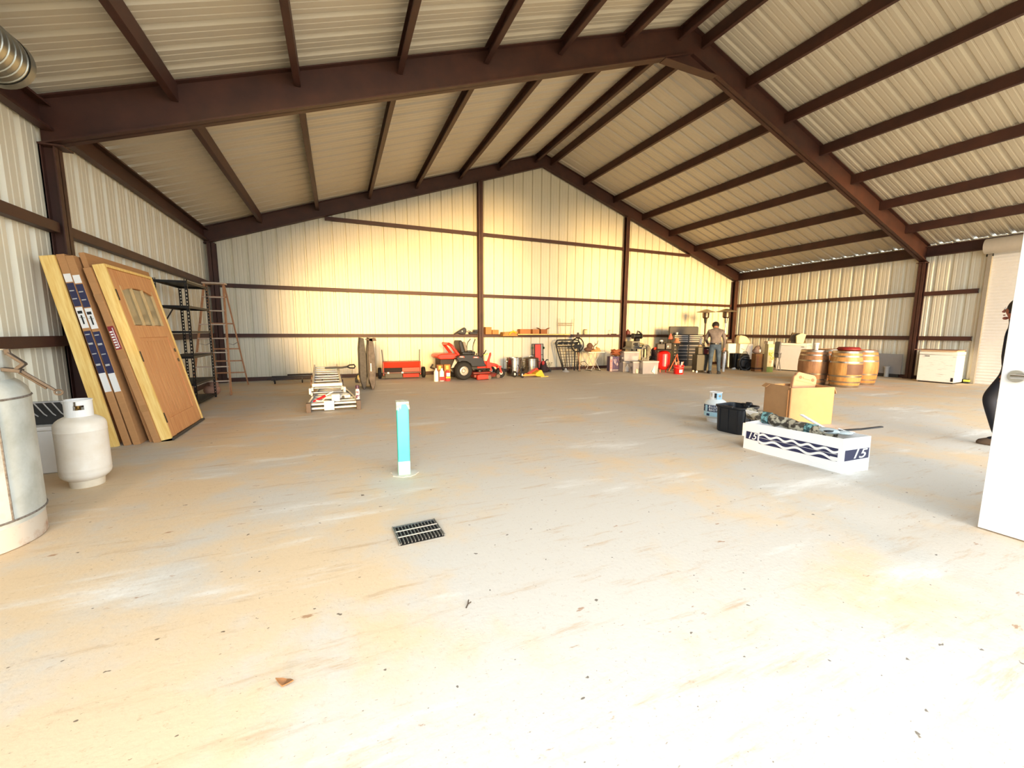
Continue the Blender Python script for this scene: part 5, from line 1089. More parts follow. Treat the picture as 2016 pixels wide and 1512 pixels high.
# ================================================================ oak barrels
HOOP = mat('hoop_steel', (.66,.62,.56), .3, .85, .2, 8)
def br(z): u = (z-.445)/.445; return .335-.055*u*u
def barrel(label, loc, m, rz=0):
    t = thing('oak_barrel', label, 'barrel', loc, rz)
    mb = MB(); ns = 24
    zs = [0,.03,.1,.2,.3,.4,.445,.5,.6,.7,.8,.87,.89]
    prof = [(br(z), z) for z in zs]
    vs = []; n = ns*2
    for r, z in prof:
        for j in range(n): rr = r-(.0 if j % 2 else .002); vs.append((rr*math.cos(2*PI*j/n), rr*math.sin(2*PI*j/n), z))
    k = len(prof); fs = [(i*n+j, i*n+(j+1)%n, (i+1)*n+(j+1)%n, (i+1)*n+j) for i in range(k-1) for j in range(n)]
    mb.add(vs, fs); mb.lathe([(br(.89),.89),(br(.89)-.028,.89),(br(.86)-.03,.862),(0,.862)], n=n, cap=False); mb.lathe([(br(0),0),(br(0)-.028,0),(br(0)-.03,.03),(0,.03)], n=n, cap=False)
    mb.build('staves', m, t)
    for z0, z1 in ((.005,.055),(.115,.150),(.255,.295),(.595,.635),(.74,.775),(.835,.885)):
        mb = MB(); mb.lathe([(br(z0)+.0005,z0),(br(z0)+.004,z0+.001),(br(z1)+.004,z1-.001),(br(z1)+.0005,z1)], n=48, cap=False); mb.build('hoop', HOOP, t)
    return t
barrel('oak barrel with shade in its greyish colour at the left of the barrel group with a white tube on top', (11.43, 6.70, 0), OAKA)
b2 = barrel('honey coloured oak barrel in front with a red lid on top and a dark patch', (11.58, 5.93, 0), OAKB)
barrel('oak barrel with sunlight in its orange colour at the right end of the barrel group', (12.62, 6.04, 0), OAKC)
barrel('oak barrel mostly hidden behind the gap of the two front barrels', (12.22, 6.86, 0), mat('oak_hidden', (.66,.48,.32), .5, 0, .1, 4, stretch=(5,5,1), col2=(.5,.34,.22)))
mb = MB(); mb.lathe([(br(z)+.0025, z) for z in (.32,.38,.445,.51,.575)], n=12, a0=-2.55, a1=-1.15, cap=False); mb.build('dark_patch', mat('barrel_stain', (.42,.28,.20), .6, 0, .25, 7), b2)
t = thing('round_lid', 'dark red round cushion-like lid on the front oak barrel', 'lid', (11.62, 5.96, .892)); mb = MB(); mb.lathe([(0,.0),(.20,0),(.235,.02),(.235,.05),(.20,.085),(.0,.092)], n=30); mb.build('lid_body', mat('lid_red', (.52,.10,.10), .6, 0, .2, 20), t); mb = MB(); mb.tube([(.20,-.05,.04),(.28,-.06,.05),(.30,-.03,.03),(.27,.0,.02)], .012, 8); mb.build('twig_handle', mat('twig', (.22,.17,.13)), t)
t = thing('tube', 'upright white plastic tube standing on the left oak barrel', 'tube', (11.36, 6.62, .863)); mb = MB(); mb.lathe([(0,0),(.04,0),(.045,.16),(.06,.17),(.06,.20),(.04,.21),(0,.21)], n=16); mb.build('tube_body', WHITEP, t)
t = thing('white_bucket', 'white bucket on the floor in the gap behind the left barrel', 'bucket', (11.95, 6.18, 0)) if False else None

# ================================================================ right foreground group
t = lp_tank('propane_tank', 'small white and blue labelled gas cylinder behind the black tub', (5.13, 4.31, 0), 2.6, .155, .355, .09, mat('tank_small', (.86,.88,.87), .4, 0, .05, 5), mat('foot_small', (.85,.85,.84), .5))
FA = math.atan2(-4.31, -5.13)-2.6     # the direction towards the open front, in the tank's own frame
r = .1565
mb = MB(); mb.lathe([(r,.16),(r,.262)], n=24, a0=FA-1.25, a1=FA+1.25, cap=False); mb.build('blue_label', mat('label_blue', (.10,.20,.34), .45, 0, .15), t)
mb = MB(); mb.lathe([(r,.095),(r,.158)], n=24, a0=FA-1.2, a1=FA+1.2, cap=False); mb.build('pale_label', mat('label_pale', (.68,.84,.90), .45), t)
def arc_text(s, z, size, width, rad, a0):
    n = len(s)
    for i, ch in enumerate(s):
        if ch == ' ': continue
        a = a0+(i-(n-1)/2)*width/rad
        text('lettering', ch, size, (rad*math.cos(a), rad*math.sin(a), z), (PI/2, 0, a+PI/2), WHITEP, t)
arc_text('BLUE', .235, .052, .036, r+.001, FA-.12); arc_text('RHINO', .188, .052, .034, r+.001, FA+.0)
mb = MB(); mb.lathe([(r+.001,.165),(r+.001,.255)], n=5, a0=FA-.95, a1=FA-.68, cap=False); mb.build('pale_picture', _M['label_pale'], t)
for da in (-.75, .55): mb = MB(); mb.lathe([(r+.001,.10),(r+.001,.135)], n=4, a0=FA+da, a1=FA+da+.3, cap=False); mb.build('blue_mark', _M['label_blue'], t)
for a0, m in ((FA-1.35, WHITEP), (FA+.15, mat('collar_blue', (.62,.78,.86), .4))):
    mb = MB()
    for i in range(10):
        u0, u1 = a0+1.1*i/10, a0+1.1*(i+1)/10
        for z0, z1 in (((.335,.375),(.405,.435)) if 3 <= i <= 6 else ((.335,.435),)):
            mb.add([(.085*math.cos(u)*q, .085*math.sin(u)*q, z) for u in (u0, u1) for q in (1, .95) for z in (z0, z1)], [(0,1,5,4),(2,6,7,3),(1,3,7,5),(0,4,6,2),(0,2,3,1),(4,5,7,6)])
    mb.build('valve_collar', m, t)
mb = MB(); mb.tube([(.083*math.cos(2*PI*i/24),.083*math.sin(2*PI*i/24),.437) for i in range(24)], .007, 6, True); mb.build('collar_rim', WHITEP, t)
mb = MB(); mb.cyl((0,0,.38), .018, .07); mb.cyl((0,0,.42), .028, .02); mb.build('valve', DKGREY, t)

t = thing('plastic_tub', 'black plastic storage tub, open and empty, next to the small gas cylinder', 'tub', (4.93, 3.66, 0), .12)
def rrect(w, d, r, z, n=5):
    out = []
    for cx, cy, a in ((w/2-r,d/2-r,0),(-w/2+r,d/2-r,PI/2),(-w/2+r,-d/2+r,PI),(w/2-r,-d/2+r,1.5*PI)):
        out += [(cx+r*math.cos(a+PI/2*i/n), cy+r*math.sin(a+PI/2*i/n), z) for i in range(n+1)]
    return out
def loft(mb, rings):
    k = len(rings[0]); vs = [p for r_ in rings for p in r_]
    fs = [(i*k+j, i*k+(j+1)%k, (i+1)*k+(j+1)%k, (i+1)*k+j) for i in range(len(rings)-1) for j in range(k)]
    fs += [tuple(range(k-1,-1,-1)), tuple((len(rings)-1)*k+j for j in range(k))]; mb.add(vs, fs)
mb = MB(); w, dp = .56, .46
loft(mb, [rrect(w-.07,dp-.07,.07,0), rrect(w-.05,dp-.05,.07,.02), rrect(w-.02,dp-.02,.08,.32), rrect(w+.02,dp+.02,.09,.335), rrect(w+.02,dp+.02,.09,.355), rrect(w-.02,dp-.02,.075,.355), rrect(w-.03,dp-.03,.075,.32), rrect(w-.08,dp-.08,.06,.012)])
mb.build('tub_body', mat('tub_black', (.10,.115,.14), .42, 0, .15), t)
mb = MB()
for s in (-1, 1):
    for f in (-.3, .0, .3): mb.bar((f*w, s*(dp/2-.028), .03), (f*w, s*(dp/2-.006), .31), .02, .014, (1,0,0)); mb.bar((s*(w/2-.028), f*dp, .03), (s*(w/2-.006), f*dp, .31), .014, .02, (1,0,0))
mb.build('side_rib', mat('tub_black'), t) if 0 else mb.build('side_rib', _M['tub_black'], t)
for s in (-1, 1): mb = MB(); mb.bb(s*(w/2)-.03, s*(w/2)+.045, -.08,.08,.335,.36); mb.build('handle', _M['tub_black'], t, .008)
t = thing('black_sheet', 'folded black plastic inside the right end of the black tub', 'sheet', (5.07, 3.76, .014), .3); mb = MB(); mb.prism([(-.09,0),(.10,0),(.11,.345),(.04,.37),(-.05,.33)], -.05, .05); mb.build('sheet', mat('sheet_black', (.13,.135,.15), .3, 0, .2), t, .02)

t = thing('cardboard_box', 'big open brown cardboard box with a folded insert sticking out, on the floor', 'box', (6.24, 3.82, 0), -.21)
w, dp, h = .74, .46, .545; e = .006
mb = MB(); mb.bb(-w/2,w/2,-dp/2,-dp/2+e,0,h); mb.bb(-w/2,w/2,dp/2-e,dp/2,0,h); mb.bb(w/2-e,w/2,-dp/2,dp/2,0,h); mb.bb(-w/2,-w/2+e,-dp/2+.02,dp/2,0,h+.02); mb.bb(-w/2,w/2,-dp/2,dp/2,0,e); mb.build('box_walls', CARD2, t, .0015)
mb = MB(); mb.bar((w/2,-.05,h),(w/2+.05,-.05,h-.10),.34,.005,(0,0,1)); mb.build('side_flap', CARD2, t)
mb = MB(); mb.bar((-w/2-.002,.18,h+.015),(-w/2-.05,.2,h-.03),.16,.005); mb.build('side_flap', CARD2, t)
mb = MB(); mb.bb(-w/2-.012,-w/2+.006,-dp/2-.012,-dp/2+.035,.0,h+.003); mb.bb(-w/2-.03,-w/2-.006,-dp/2+.015,-dp/2+.022,.0,h-.03); mb.build('corner_seam', mat('card_edge', (.66,.49,.32), .8, 0, .1), t)
t = thing('cardboard_insert', 'pinkish moulded cardboard insert with two round recesses standing in the big open box', 'insert', (6.30, 3.86, .008), -.21); t.rotation_euler = (-.12, .22, -.30)
mb = MB(); mb.prism([(-.19,0),(.19,0),(.19,.66),(.17,.70),(.14,.72),(-.12,.72),(-.15,.70),(-.16,.66),(-.19,.64)], -.03, .03); mb.build('insert_body', mat('card_pink', (.80,.62,.48), .8, 0, .08), t, .012)
mb = MB()
for x in (-.09, .12): mb.cyl((x,-.031,.645), .024, .006, 'Y', 18)
mb.build('round_recess', mat('card_recess', (.62,.44,.33), .8), t)
mb = MB(); mb.bb(-.05,.085,-.036,-.028,.635,.66); mb.bb(-.19,.19,-.034,-.03,.585,.59); mb.build('raised_rib', _M['card_pink'], t, .004)

# white printed display box
t = thing('printed_box', 'long white printed cardboard box with navy wave pattern lying on the floor', 'box', (4.30, 2.19, 0))
FP = [(-.06,.955),(-.055,.78),(-.035,.55),(-.015,.28),(.0,.0)]      # front edge, left end to right corner (plan)
EP = [(.37,-.035),(.37,.90)]
plan = FP+EP
def hz(i): return .335-.035*(1-min(1, i/4)) if i < 5 else .335
mb = MB(); k = len(plan); th = .006
cx, cy = .16, .45
vs = []
for i, (x, y) in enumerate(plan):
    d_ = V((cx-x, cy-y)).normalized()*th
    fl = .012
    vs += [(x-d_.x*fl/th*.4, y-d_.y*fl/th*.4, 0), (x, y, hz(i)), (x+d_.x, y+d_.y, hz(i)), (x+d_.x, y+d_.y, .004)]
fs = []
for i in range(k):
    j = (i+1) % k; fs += [(4*i+q, 4*j+q, 4*j+(q+1)%4, 4*i+(q+1)%4) for q in range(3)]
fs += [tuple(4*i+3 for i in range(k)), tuple(4*i for i in range(k-1,-1,-1))]
mb.add(vs, fs); mb.build('box_walls', mat('box_white', (.94,.94,.94), .5, 0, .04, 4), t, sharp=20)
mb = MB(); mb.prism([(-.068,.958),(.02,.962),(.02,.975),(-.075,.972)], .14, .29, 'XY'); mb.build('end_flap', mat('box_white_worn', (.90,.89,.86), .6, 0, .12, 9, col2=(.80,.74,.66)), t)
seg = [0]
for i in range(4): seg.append(seg[-1]+math.hypot(FP[i+1][0]-FP[i][0], FP[i+1][1]-FP[i][1]))
def fpt(s, z, off):
    s *= seg[-1]; i = max(0, min(3, next((q for q in range(4) if s <= seg[q+1]+1e-9), 3)))
    u = (s-seg[i])/(seg[i+1]-seg[i]); a, b = V(FP[i]), V(FP[i+1]); p = a+(b-a)*u; nrm = V((b.y-a.y, -(b.x-a.x))).normalized()
    lean_ = .012*.4*(1-z/.33)
    return (p.x+nrm.x*(off+lean_), p.y+nrm.y*(off+lean_), z)
def ribbon(lo, hi, s0, s1, off, n=60):
    mb = MB(); vs = []; 
    for i in range(n+1):
        s = s0+(s1-s0)*i/n; vs += [fpt(s, lo(s), off), fpt(s, hi(s), off)]
    mb.add(vs, [(2*i,2*i+2,2*i+3,2*i+1) for i in range(n)]); mb.open = True; return mb
ribbon(lambda s: .095+.012*s, lambda s: .220+.012*s, .185, .965, .002).build('navy_panel', NAVY, t)
ribbon(lambda s: .178+.012*s+.013*math.sin(2*PI*(s-.19)/.155), lambda s: .202+.012*s+.013*math.sin(2*PI*(s-.19)/.155), .185, .966, .004, 90).build('white_wave', WHITEP, t)
ribbon(lambda s: .160+.012*s, lambda s: .163+.012*s, .185, .966, .004, 30).build('white_line', WHITEP, t)
ribbon(lambda s: .112+.012*s+.017*math.sin(2*PI*(s-.29)/.235), lambda s: .137+.012*s+.017*math.sin(2*PI*(s-.29)/.235), .185, .966, .004, 90).build('white_wave', WHITEP, t)
ribbon(lambda s: .104+.012*s, lambda s: .135+.012*s, .90, .97, .005, 4).build('white_block', WHITEP, t)
ribbon(lambda s: .12, lambda s: .205, .025, .165, .002, 8).build('navy_block', NAVY, t)
p0, p1 = V(fpt(.03,.16,.004)), V(fpt(.16,.16,.004)); ang = math.atan2(p1.y-p0.y, p1.x-p0.x)
text('numeral', '15', .105, tuple((p0+p1)/2), (PI/2, 0, ang), WHITEP, t, .0004, shear=.3, sx=1.0)
mb = MB(); e0, e1 = V((.03,-.0045,0)), V((.355,-.0345,0)); q = (e1-e0)
def ept(u, z, off): return (e0.x+q.x*u, e0.y+q.y*u-off, z)
mb.open = True; mb.add([ept(0,.115,.003), ept(1,.125,.003), ept(1,.225,.003), ept(0,.22,.003)], [(0,1,2,3)]); mb.build('navy_block', NAVY, t)
text('numeral', '15', .125, ept(.56,.172,.0045), (PI/2, 0, math.atan2(q.y, q.x)), WHITEP, t, .0004, shear=.3, sx=1.55)
CAMO = mat('camo', (.72,.69,.60), .8, 0, .1, 16, col2=(.27,.24,.20), thr=(.46,.54))
t = thing('camo_roll', 'roll of camouflage cloth with teal patches lying along the white printed box', 'cloth roll', (4.52, 3.30, .30), 0)
mb = MB(); pts = []; rs = []
for i in range(22):
    u = i/21; pts.append((-.02+.02*math.sin(i*1.3)-.02*u, .02-.95*u, .055-.045*u+.006*math.sin(i*2.2))); rs.append(.066-.016*u+.007*math.sin(i*1.9))
mb.tube(pts, rs, 14); mb.build('roll', CAMO, t, sharp=60)
for y, s in ((-.22,1.02),(-.72,1.0)):
    mb = MB(); u = -y/.97; mb.tube([(-.02-.02*u,y+.05,.055-.045*u),(-.02-.02*u,y-.05,.055-.045*u)], (.066-.016*u)*1.08*s, 14); mb.build('teal_patch', mat('camo_teal', (.50,.70,.70), .7, 0, .1, 22, col2=(.20,.30,.30), thr=(.44,.56)), t)
mb = MB(); mb.box((-.075,-.08,.075), (.012,.15,.06), (0,-.5,.0)); mb.build('white_tag', WHITEP, t)
t = thing('white_batten', 'long white plastic slat poking up out of the printed box', 'slat', (4.50, 2.60, .345))
mb = MB(); mb.bar((.09,.16,.09),(-.01,-.20,-.015),.045,.012); mb.build('batten', WHITEP, t, .004)
t = thing('plastic_offcut', 'short white plastic offcut lying flat on the right end of the printed box', 'slat', (4.53, 2.33, .338)); mb = MB(); mb.bar((-.12,.10,.0),(.08,-.06,.015),.05,.01); mb.bar((.03,.05,.03),(.05,-.02,.01),.02,.012); mb.build('batten', WHITEP, t, .003)
t = thing('plastic_wrap', 'milky crumpled plastic wrap at the right end of the printed box', 'wrap', (4.48, 2.42, .325)); mb = MB(); mb.ell((0,0,.02),(.07,.10,.03)); mb.ell((.07,-.1,.015),(.08,.07,.02)); mb.build('wrap', mat('milky_wrap', (.78,.84,.86), .2, 0, .2, 20), t)
t = thing('black_strip', 'long black rubber strip resting across the printed box and sticking out right', 'strip', (4.55, 2.24, .345))
mb = MB(); mb.bar((-.15,.06,.012),(.30,-.01,.008),.035,.012); mb.bar((.30,-.01,.008),(.62,-.04,.012),.028,.012); mb.build('strip', mat('strip_black', (.07,.085,.10), .5), t, .003)

# ================================================================ people
def skin_mesh(joints, edges, sub=2):
    me = bpy.data.meshes.new('skin_tmp'); names = list(joints); idx = {n: i for i, n in enumerate(names)}
    me.from_pydata([joints[n][0] for n in names], [(idx[a], idx[b]) for a, b in edges], [])
    o = bpy.data.objects.new('skin_tmp', me); C.objects.link(o)
    md = o.modifiers.new('s', 'SKIN'); md.use_smooth_shade = True
    for i, n in enumerate(names):
        sv = me.skin_vertices[0].data[i]; r = joints[n][1]; sv.radius = r if isinstance(r, tuple) else (r, r); sv.use_root = (i == 0)
    ss = o.modifiers.new('u', 'SUBSURF'); ss.levels = ss.render_levels = sub
    dg = bpy.context.evaluated_depsgraph_get(); dg.update()
    m2 = bpy.data.meshes.new_from_object(o.evaluated_get(dg)); bpy.data.objects.remove(o); bpy.data.meshes.remove(me)
    return m2
def hand(wrist, dirv, palm_n, curl=.5):
    """palm + five fingers as joint dict, growing from wrist along dirv"""
    d = V(dirv).normalized(); n = V(palm_n).normalized(); s = d.cross(n).normalized(); w = V(wrist)
    J = {}; E = []
    J['p'] = (tuple(w+d*.05), (.036,.020)); J['k'] = (tuple(w+d*.085), (.040,.016))
    for i, (off, ln) in enumerate(((-.030,.062),(-.010,.075),(.010,.070),(.030,.055))):
        b = w+d*.098+s*off; m1 = b+(d*math.cos(curl)+n*math.sin(curl))*ln*.5; m2 = m1+(d*math.cos(curl*2.2)+n*math.sin(curl*2.2))*ln*.5
        J[f'f{i}a'] = (tuple(b), .0095); J[f'f{i}b'] = (tuple(m1), .0088); J[f'f{i}c'] = (tuple(m2), .0075); E += [('k', f'f{i}a'), (f'f{i}a', f'f{i}b'), (f'f{i}b', f'f{i}c')]
    t0 = w+d*.035-s*.032; t1 = t0+(d*.7-s*.55+n*.35).normalized()*.035; t2 = t1+(d*.9+n*.4).normalized()*.028
    J['t0'] = (tuple(t0), .012); J['t1'] = (tuple(t1), .0105); J['t2'] = (tuple(t2), .009); E += [('p','t0'),('t0','t1'),('t1','t2'),('p','k')]
    return J, E
def person(label, loc, rz, J, zones, hands, head, hat=None, shoes=True, extra=None, shoe_col=None):
    t = thing('person', label, 'person', loc, rz)
    E = [('pelvis','spine'),('spine','chest'),('chest','neck'),('neck','head0'),('head0','head1')]
    for s in 'LR': E += [('chest','sh'+s),('sh'+s,'el'+s),('el'+s,'wr'+s),('pelvis','hip'+s),('hip'+s,'kn'+s),('kn'+s,'an'+s),('an'+s,'toe'+s)]
    J = dict(J)
    for s, (dv, nv, curl) in hands.items():
        hj, he = hand(J['wr'+s][0], dv, nv, curl)
        J.update({s+k: v for k, v in hj.items()}); E += [(s+a, s+b) for a, b in he]+[('wr'+s, s+'p')]
    me = skin_mesh(J, E)
    mats = zones['mats']; 
    for m in mats: me.materials.append(m)
    pts = {n: V(p[0]) for n, p in J.items()}; em = zones['edge']
    segs = [(pts[a], pts[b], em(a, b)) for a, b in E]
    for p in me.polygons:
        c = p.center; best = (9, 0)
        for a, b, mi in segs:
            ab = b-a; u = max(0, min(1, (c-a).dot(ab)/max(ab.length_squared, 1e-9))); dd = (c-a-ab*u).length
            if dd < best[0]: best = (dd, mi)
        p.material_index = best[1]; p.use_smooth = True
    if zones.get('rule'):
        for p in me.polygons:
            r_ = zones['rule'](p.center, p.material_index)
            if r_ is not None: p.material_index = r_
    body = bpy.data.objects.new('body', me); C.objects.link(body); body.parent = t
    # face on the head, facing along head['f']
    f = V(head['f']).normalized(); u = V(head['u']).normalized(); s = f.cross(u).normalized(); hc = V(head['c'])
    M = Matrix((( s.x,f.x,u.x,hc.x),(s.y,f.y,u.y,hc.y),(s.z,f.z,u.z,hc.z),(0,0,0,1)))
    sk = mats[zones['skin']]
    mb = MB(); mb.X = M; mb.prism([(.088,.025),(.094,.0),(.112,-.028),(.106,-.04),(.086,-.042)], -.014, .014, 'YZ'); mb.build('nose', sk, t, .005)
    mb = MB(); mb.X = M; mb.ell((0,.090,-.070),(.024,.010,.007),10,6); mb.build('mouth', mat('lips', (.55,.32,.28), .5), t)
    mb = MB(); mb.X = M; mb.ell((0,.078,-.105),(.028,.024,.018),12,6); mb.build('chin', sk, t)
    for q in (-1, 1):
        mb = MB(); mb.X = M; mb.ell((q*.033,.084,.005),(.014,.008,.009),10,6); e_ = mb.build('eye', WHITEP, t)
        mb = MB(); mb.X = M; mb.ell((q*.033,.090,.005),(.006,.004,.006),8,6); mb.build('pupil', BLACK, e_)
        mb = MB(); mb.X = M; mb.ell((q*.082,-.005,-.01),(.012,.022,.034),10,8); mb.build('ear', sk, t)
    mb = MB(); mb.X = M; hm = mat('hair_dark', (.16,.13,.11), .8, 0, .3, 40)
    prof = [(.0,.128)]+[(.096*math.sin(PI/2*i/6), .128-.128*(1-math.cos(PI/2*i/6))*1.0) for i in range(1, 7)]
    mb.lathe([(r_*1.0, z) for r_, z in prof]+[(.09,-.05)], (0,-.018,.0), 20, cap=False); mb.build('hair', hm, t)
    if hat is not None:
        mb = MB(); mb.X = M; mb.lathe([(.0,.145),(.06,.135),(.095,.10),(.107,.045),(.108,.02),(.100,.02)], (0,-.008,0), 24, cap=False); c_ = mb.build('cap', hat, t)
        mb = MB(); mb.X = M; mb.prism([(-.075,.085),(-.05,.15),(0,.172),(.05,.15),(.075,.085)], .025, .033, 'XY'); mb.build('cap_brim', hat, c_)
    for q in 'LR':
        a, b = pts['an'+q], pts['toe'+q]; dv = (b-a); dv.z = 0; dv.normalize()
        mb = MB(); yaw = math.atan2(dv.y, dv.x); mb.X = Matrix.Translation((a.x, a.y, max(0, a.z-.085))) @ Matrix.Rotation(yaw, 4, 'Z')
        loft(mb, [[(x*1.0, y*w_, z) for x, y in ((-.075,-.035),(-.085,0),(-.075,.035),(.02,.044),(.10,.05),(.16,.035),(.18,0),(.16,-.04),(.10,-.048),(.02,-.042))] for z, w_ in ((0,1.0),(.025,1.02))]+[[(x, y*.95, z) for x, y in ((-.07,-.034),(-.078,0),(-.07,.034),(.02,.042),(.09,.045),(.145,.03),(.165,0),(.145,-.034),(.09,-.043),(.02,-.04))] for z in (.05,)]+[[(x*.55, y*.8, .095) for x, y in ((-.07,-.034),(-.078,0),(-.07,.034),(.02,.042),(.06,.045),(.10,.03),(.11,0),(.10,-.034),(.06,-.043),(.02,-.04))]])
        mb.build('shoe', shoe_col or DKGREY, t, .006)
    return t
SKIN = mat('skin_tone', (.66,.46,.36), .5, 0, .08); SHIRT = mat('grey_shirt', (.50,.47,.46), .85, 0, .3, 9, stretch=(1,1,.5), col2=(.36,.33,.33)); JEAN = mat('blue_jeans', (.30,.38,.46), .85, 0, .3, 10, col2=(.18,.24,.32)); SLV = mat('olive_sleeve', (.44,.39,.30), .85, 0, .25, 10)
def zone1(a, b):
    n = a+b
    if 'head' in n: return 2
    if a[0] in 'LR' or b[0] in 'LR' and b[1:] in ('p','k','t0'): return 2
    if any(k in n for k in ('hip','kn','an','toe')): return 1
    return 0
J = {'pelvis': ((0,0,.93),(.150,.11)), 'spine': ((0,.04,1.10),(.155,.115)), 'chest': ((0,.12,1.30),(.175,.125)), 'neck': ((.0,.20,1.44),.058), 'head0': ((.0,.25,1.50),(.088,.100)), 'head1': ((.0,.27,1.55),(.084,.096)),
 'shL': ((-.19,.13,1.36),.075), 'elL': ((-.27,.20,1.10),.052), 'wrL': ((-.20,.40,.97),.034), 'shR': ((.19,.11,1.36),.075), 'elR': ((.275,.10,1.08),.052), 'wrR': ((.28,.18,.84),.034),
 'hipL': ((-.095,.0,.86),.098), 'knL': ((-.115,.04,.47),.068), 'anL': ((-.12,-.02,.09),.050), 'toeL': ((-.15,.10,.055),.040), 'hipR': ((.095,0,.86),.098), 'knR': ((.12,.03,.47),.068), 'anR': ((.13,-.06,.09),.050), 'toeR': ((.17,.06,.055),.040)}
p1 = person('man in grey shirt, jeans and dark cap bending over the tool box, back turned', (11.16, 9.52, 0), -.75, J, {'mats': [SHIRT, JEAN, SKIN], 'edge': zone1, 'skin': 2, 'rule': lambda c, m: (1 if (m == 0 and c.z < .94 and abs(c.x) < .22 and c.z > .5) else None)}, {'L': ((.3,.9,-.25),(.2,-.1,-1),.6), 'R': ((.05,.25,-.95),(-1,.1,0),.5)}, {'c': (0,.275,1.525), 'f': (0,.86,-.5), 'u': (0,.5,.86)}, hat=mat('cap_dark', (.10,.085,.085), .8), shoe_col=mat('boot_dark', (.14,.15,.17), .7))
mb = MB(); loft(mb, [[(.166*math.cos(2*PI*i/24), .004+.124*math.sin(2*PI*i/24), z) for i in range(24)] for z in (.945,.985)]); mb.build('belt', mat('belt', (.10,.08,.07), .5), p1); mb = MB(); mb.bb(-.02,.02,-.13,-.115,.955,.975); mb.build('belt_tag', LTGREY, p1)
NV = mat('navy_cloth', (.09,.11,.17), .85, 0, .25, 12); NJ = mat('navy_trousers', (.10,.12,.17), .85, 0, .25, 12)
J = {'pelvis': ((0,-.02,.93),(.150,.105)), 'spine': ((0,.0,1.10),(.160,.130)), 'chest': ((0,.0,1.32),(.18,.130)), 'neck': ((.0,.03,1.48),.058), 'head0': ((.0,.05,1.57),(.090,.106)), 'head1': ((.0,.05,1.64),(.086,.102)),
 'shL': ((-.20,.0,1.40),.075), 'elL': ((-.27,.02,1.14),.052), 'wrL': ((-.25,-.06,.92),.034), 'shR': ((.20,-.0,1.40),.075), 'elR': ((.27,-.06,1.14),.052), 'wrR': ((.26,.02,.90),.034),
 'hipL': ((-.095,.0,.86),.092), 'knL': ((-.11,.155,.56),.064), 'anL': ((-.11,.02,.09),.050), 'toeL': ((-.12,.12,.05),.040), 'hipR': ((.095,-.03,.86),.092), 'knR': ((.11,-.03,.48),.070), 'anR': ((.12,-.20,.09),.050), 'toeR': ((.13,-.08,.05),.040)}
person('person in navy clothes mostly hidden behind the open white door', (7.22, 2.045, 0), .16, J, {'mats': [NV, NJ, mat('skin_red', (.62,.36,.29), .5, 0, .1)], 'edge': zone1, 'skin': 2}, {'L': ((.2,.3,-.9),(1,0,0),.4), 'R': ((0,.3,-.95),(-1,0,0),.4)}, {'c': (0,.055,1.60), 'f': (0,1,0), 'u': (0,0,1)}, shoe_col=mat('boot_brown', (.33,.27,.22), .7))
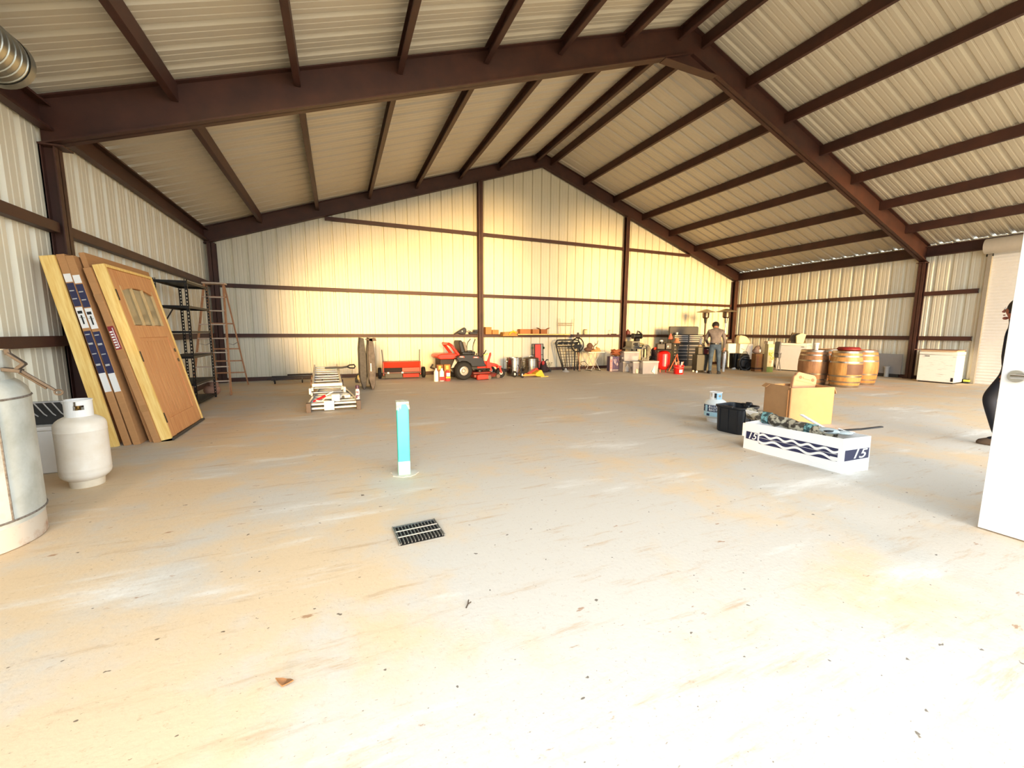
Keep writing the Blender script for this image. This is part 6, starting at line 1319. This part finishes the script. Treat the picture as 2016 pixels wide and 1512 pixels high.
# ================================================================ final placement: (dx, dy, scale) of each thing on the floor plan
ADJ = {'propane_tank.001':(0.000,0.000,(0.85,0.85,0.93)),
       'articulated_ladder':(-0.047,-0.001,(1,1,1)),
       'riding_mower':(-0.018,0.005,(0.94,0.94,0.95)),
       'brew_kettle':(0.068,-0.029,(0.85,0.85,1)),
       'brew_kettle.001':(0.082,-0.039,(0.9,0.9,1)),
       'mechanic_creeper':(-0.105,0.054,(0.92,1,1)),
       'floor_jack':(-0.267,0.137,(0.8,0.8,1)),
       'golf_bag':(-0.193,0.105,(0.8,0.8,0.8)),
       'artificial_plant':(-0.235,0.133,(0.65,0.65,0.75)),
       'iron_headboard':(0.105,-0.062,(1.2,1,1)),
       'umbrella_stand':(-0.146,0.089,(1,1,1)),
       'yard_sign':(-0.160,0.104,(1,1,1)),
       'wire_silhouette':(0.059,-0.038,(1,1,1)),
       'folding_table':(-0.020,0.014,(0.74,0.8,1)),
       'canvas_bag.001':(-0.038,0.026,(1,0.9,1)),
       'deer_antler':(0.008,-0.005,(1,1,1)),
       'wood_offcut':(-0.079,0.055,(0.9,0.8,1)),
       'tool_carton':(0.014,-0.011,(0.66,0.7,1)),
       'cord_heap':(0.035,-0.026,(1,0.9,1)),
       'storage_tote':(-0.094,0.076,(0.62,0.7,1)),
       'white_jug':(-0.098,0.081,(1,1,1)),
       'storage_tote.001':(-0.144,0.124,(0.55,0.6,1)),
       'cloth_bundle':(-0.148,0.127,(0.7,0.7,1)),
       'white_jug.001':(-0.153,0.133,(1,1,1)),
       'storage_tote.002':(-0.187,0.172,(0.68,0.7,1)),
       'paper_sheet':(-0.169,0.160,(1,1,1)),
       'cloth_bundle.001':(-0.165,0.151,(0.7,0.7,0.8)),
       'storage_tote.003':(-0.113,0.094,(0.74,0.75,1)),
       'white_package':(-0.141,0.121,(1,0.8,0.9)),
       'white_package.001':(-0.122,0.100,(1,1,1)),
       'hose_coil':(-0.105,0.094,(0.75,1,1)),
       'duffel_bag':(0.041,-0.037,(0.65,0.8,1)),
       'planer_stand':(-0.095,-0.066,(0.75,1,1)),
       'parts_bin':(-0.134,-0.030,(0.8,1,1)),
       'bench_grinder':(-0.085,-0.073,(0.9,1,1)),
       'air_compressor':(0.026,-0.024,(0.8,0.8,1)),
       'folding_tripod':(0.016,-0.016,(1,1,1)),
       'safety_flag':(0.020,-0.020,(0.7,0.7,0.95)),
       'straw_hat':(-0.041,0.041,(0.55,0.55,0.97)),
       'tool_chest':(0.221,-0.221,(0.78,0.9,1)),
       'drink_can':(0.199,-0.192,(1,1,1)),
       'rolling_cabinet':(0.016,-0.018,(0.8,0.8,1)),
       'tool_box':(0.015,-0.017,(0.8,0.8,1)),
       'glove_pile':(-0.002,0.002,(1,1,1)),
       'patio_heater':(0.065,0.033,(.76,.76,1)),
       'patio_heater.001':(-0.179,0.017,(.80,.80,1)),
       'white_cabinet':(0.122,-0.148,(0.6,0.6,1)),
       'kitchen_scale':(0.070,-0.085,(0.6,0.6,1)),
       'white_appliance':(0.013,-0.017,(0.72,0.72,1)),
       'padded_bag':(-0.022,0.029,(0.8,0.8,1)),
       'trash_can':(0.034,-0.043,(0.85,0.85,1)),
       'wet_vacuum':(-0.025,0.033,(0.75,0.75,1)),
       'plastic_cup':(-0.025,0.032,(1,1,1)),
       'carton_stack':(0.089,-0.122,(0.5,0.5,1)),
       'cloth_bundle.002':(0.068,-0.092,(0.8,0.8,1)),
       'printed_carton':(0.018,-0.026,(0.68,0.68,1)),
       'cardboard_box.005':(-0.002,0.003,(0.68,0.68,1)),
       'camp_chair':(0.191,-0.273,(0.65,0.65,1)),
       'chest_freezer':(-0.038,0.061,(0.92,0.92,1)),
       'crumpled_carton':(0.021,-0.034,(1,1,1)),
       'paper_bag':(-0.026,0.042,(1,1,1)),
       'drain_pipe':(0.018,-0.041,(1,1,1)),
       'oak_barrel.002':(-0.065,0.137,(1,1,1)),
       'oak_barrel.001':(-0.042,0.083,(1,1,1)),
       'oak_barrel.003':(0.109,-0.037,(1,1,1)),
       'round_lid':(-0.027,0.052,(1,1,1)),
       'plastic_tub':(-0.062,0.084,(0.72,0.85,1)),
       'black_sheet':(0.007,-0.009,(0.8,0.8,1)),
       'black_strip':(-0.042,0.085,(1,1,1))}
for nm, (dx, dy, s) in ADJ.items():
    o = bpy.data.objects[nm]; o.location.x += dx; o.location.y += dy; o.scale = s
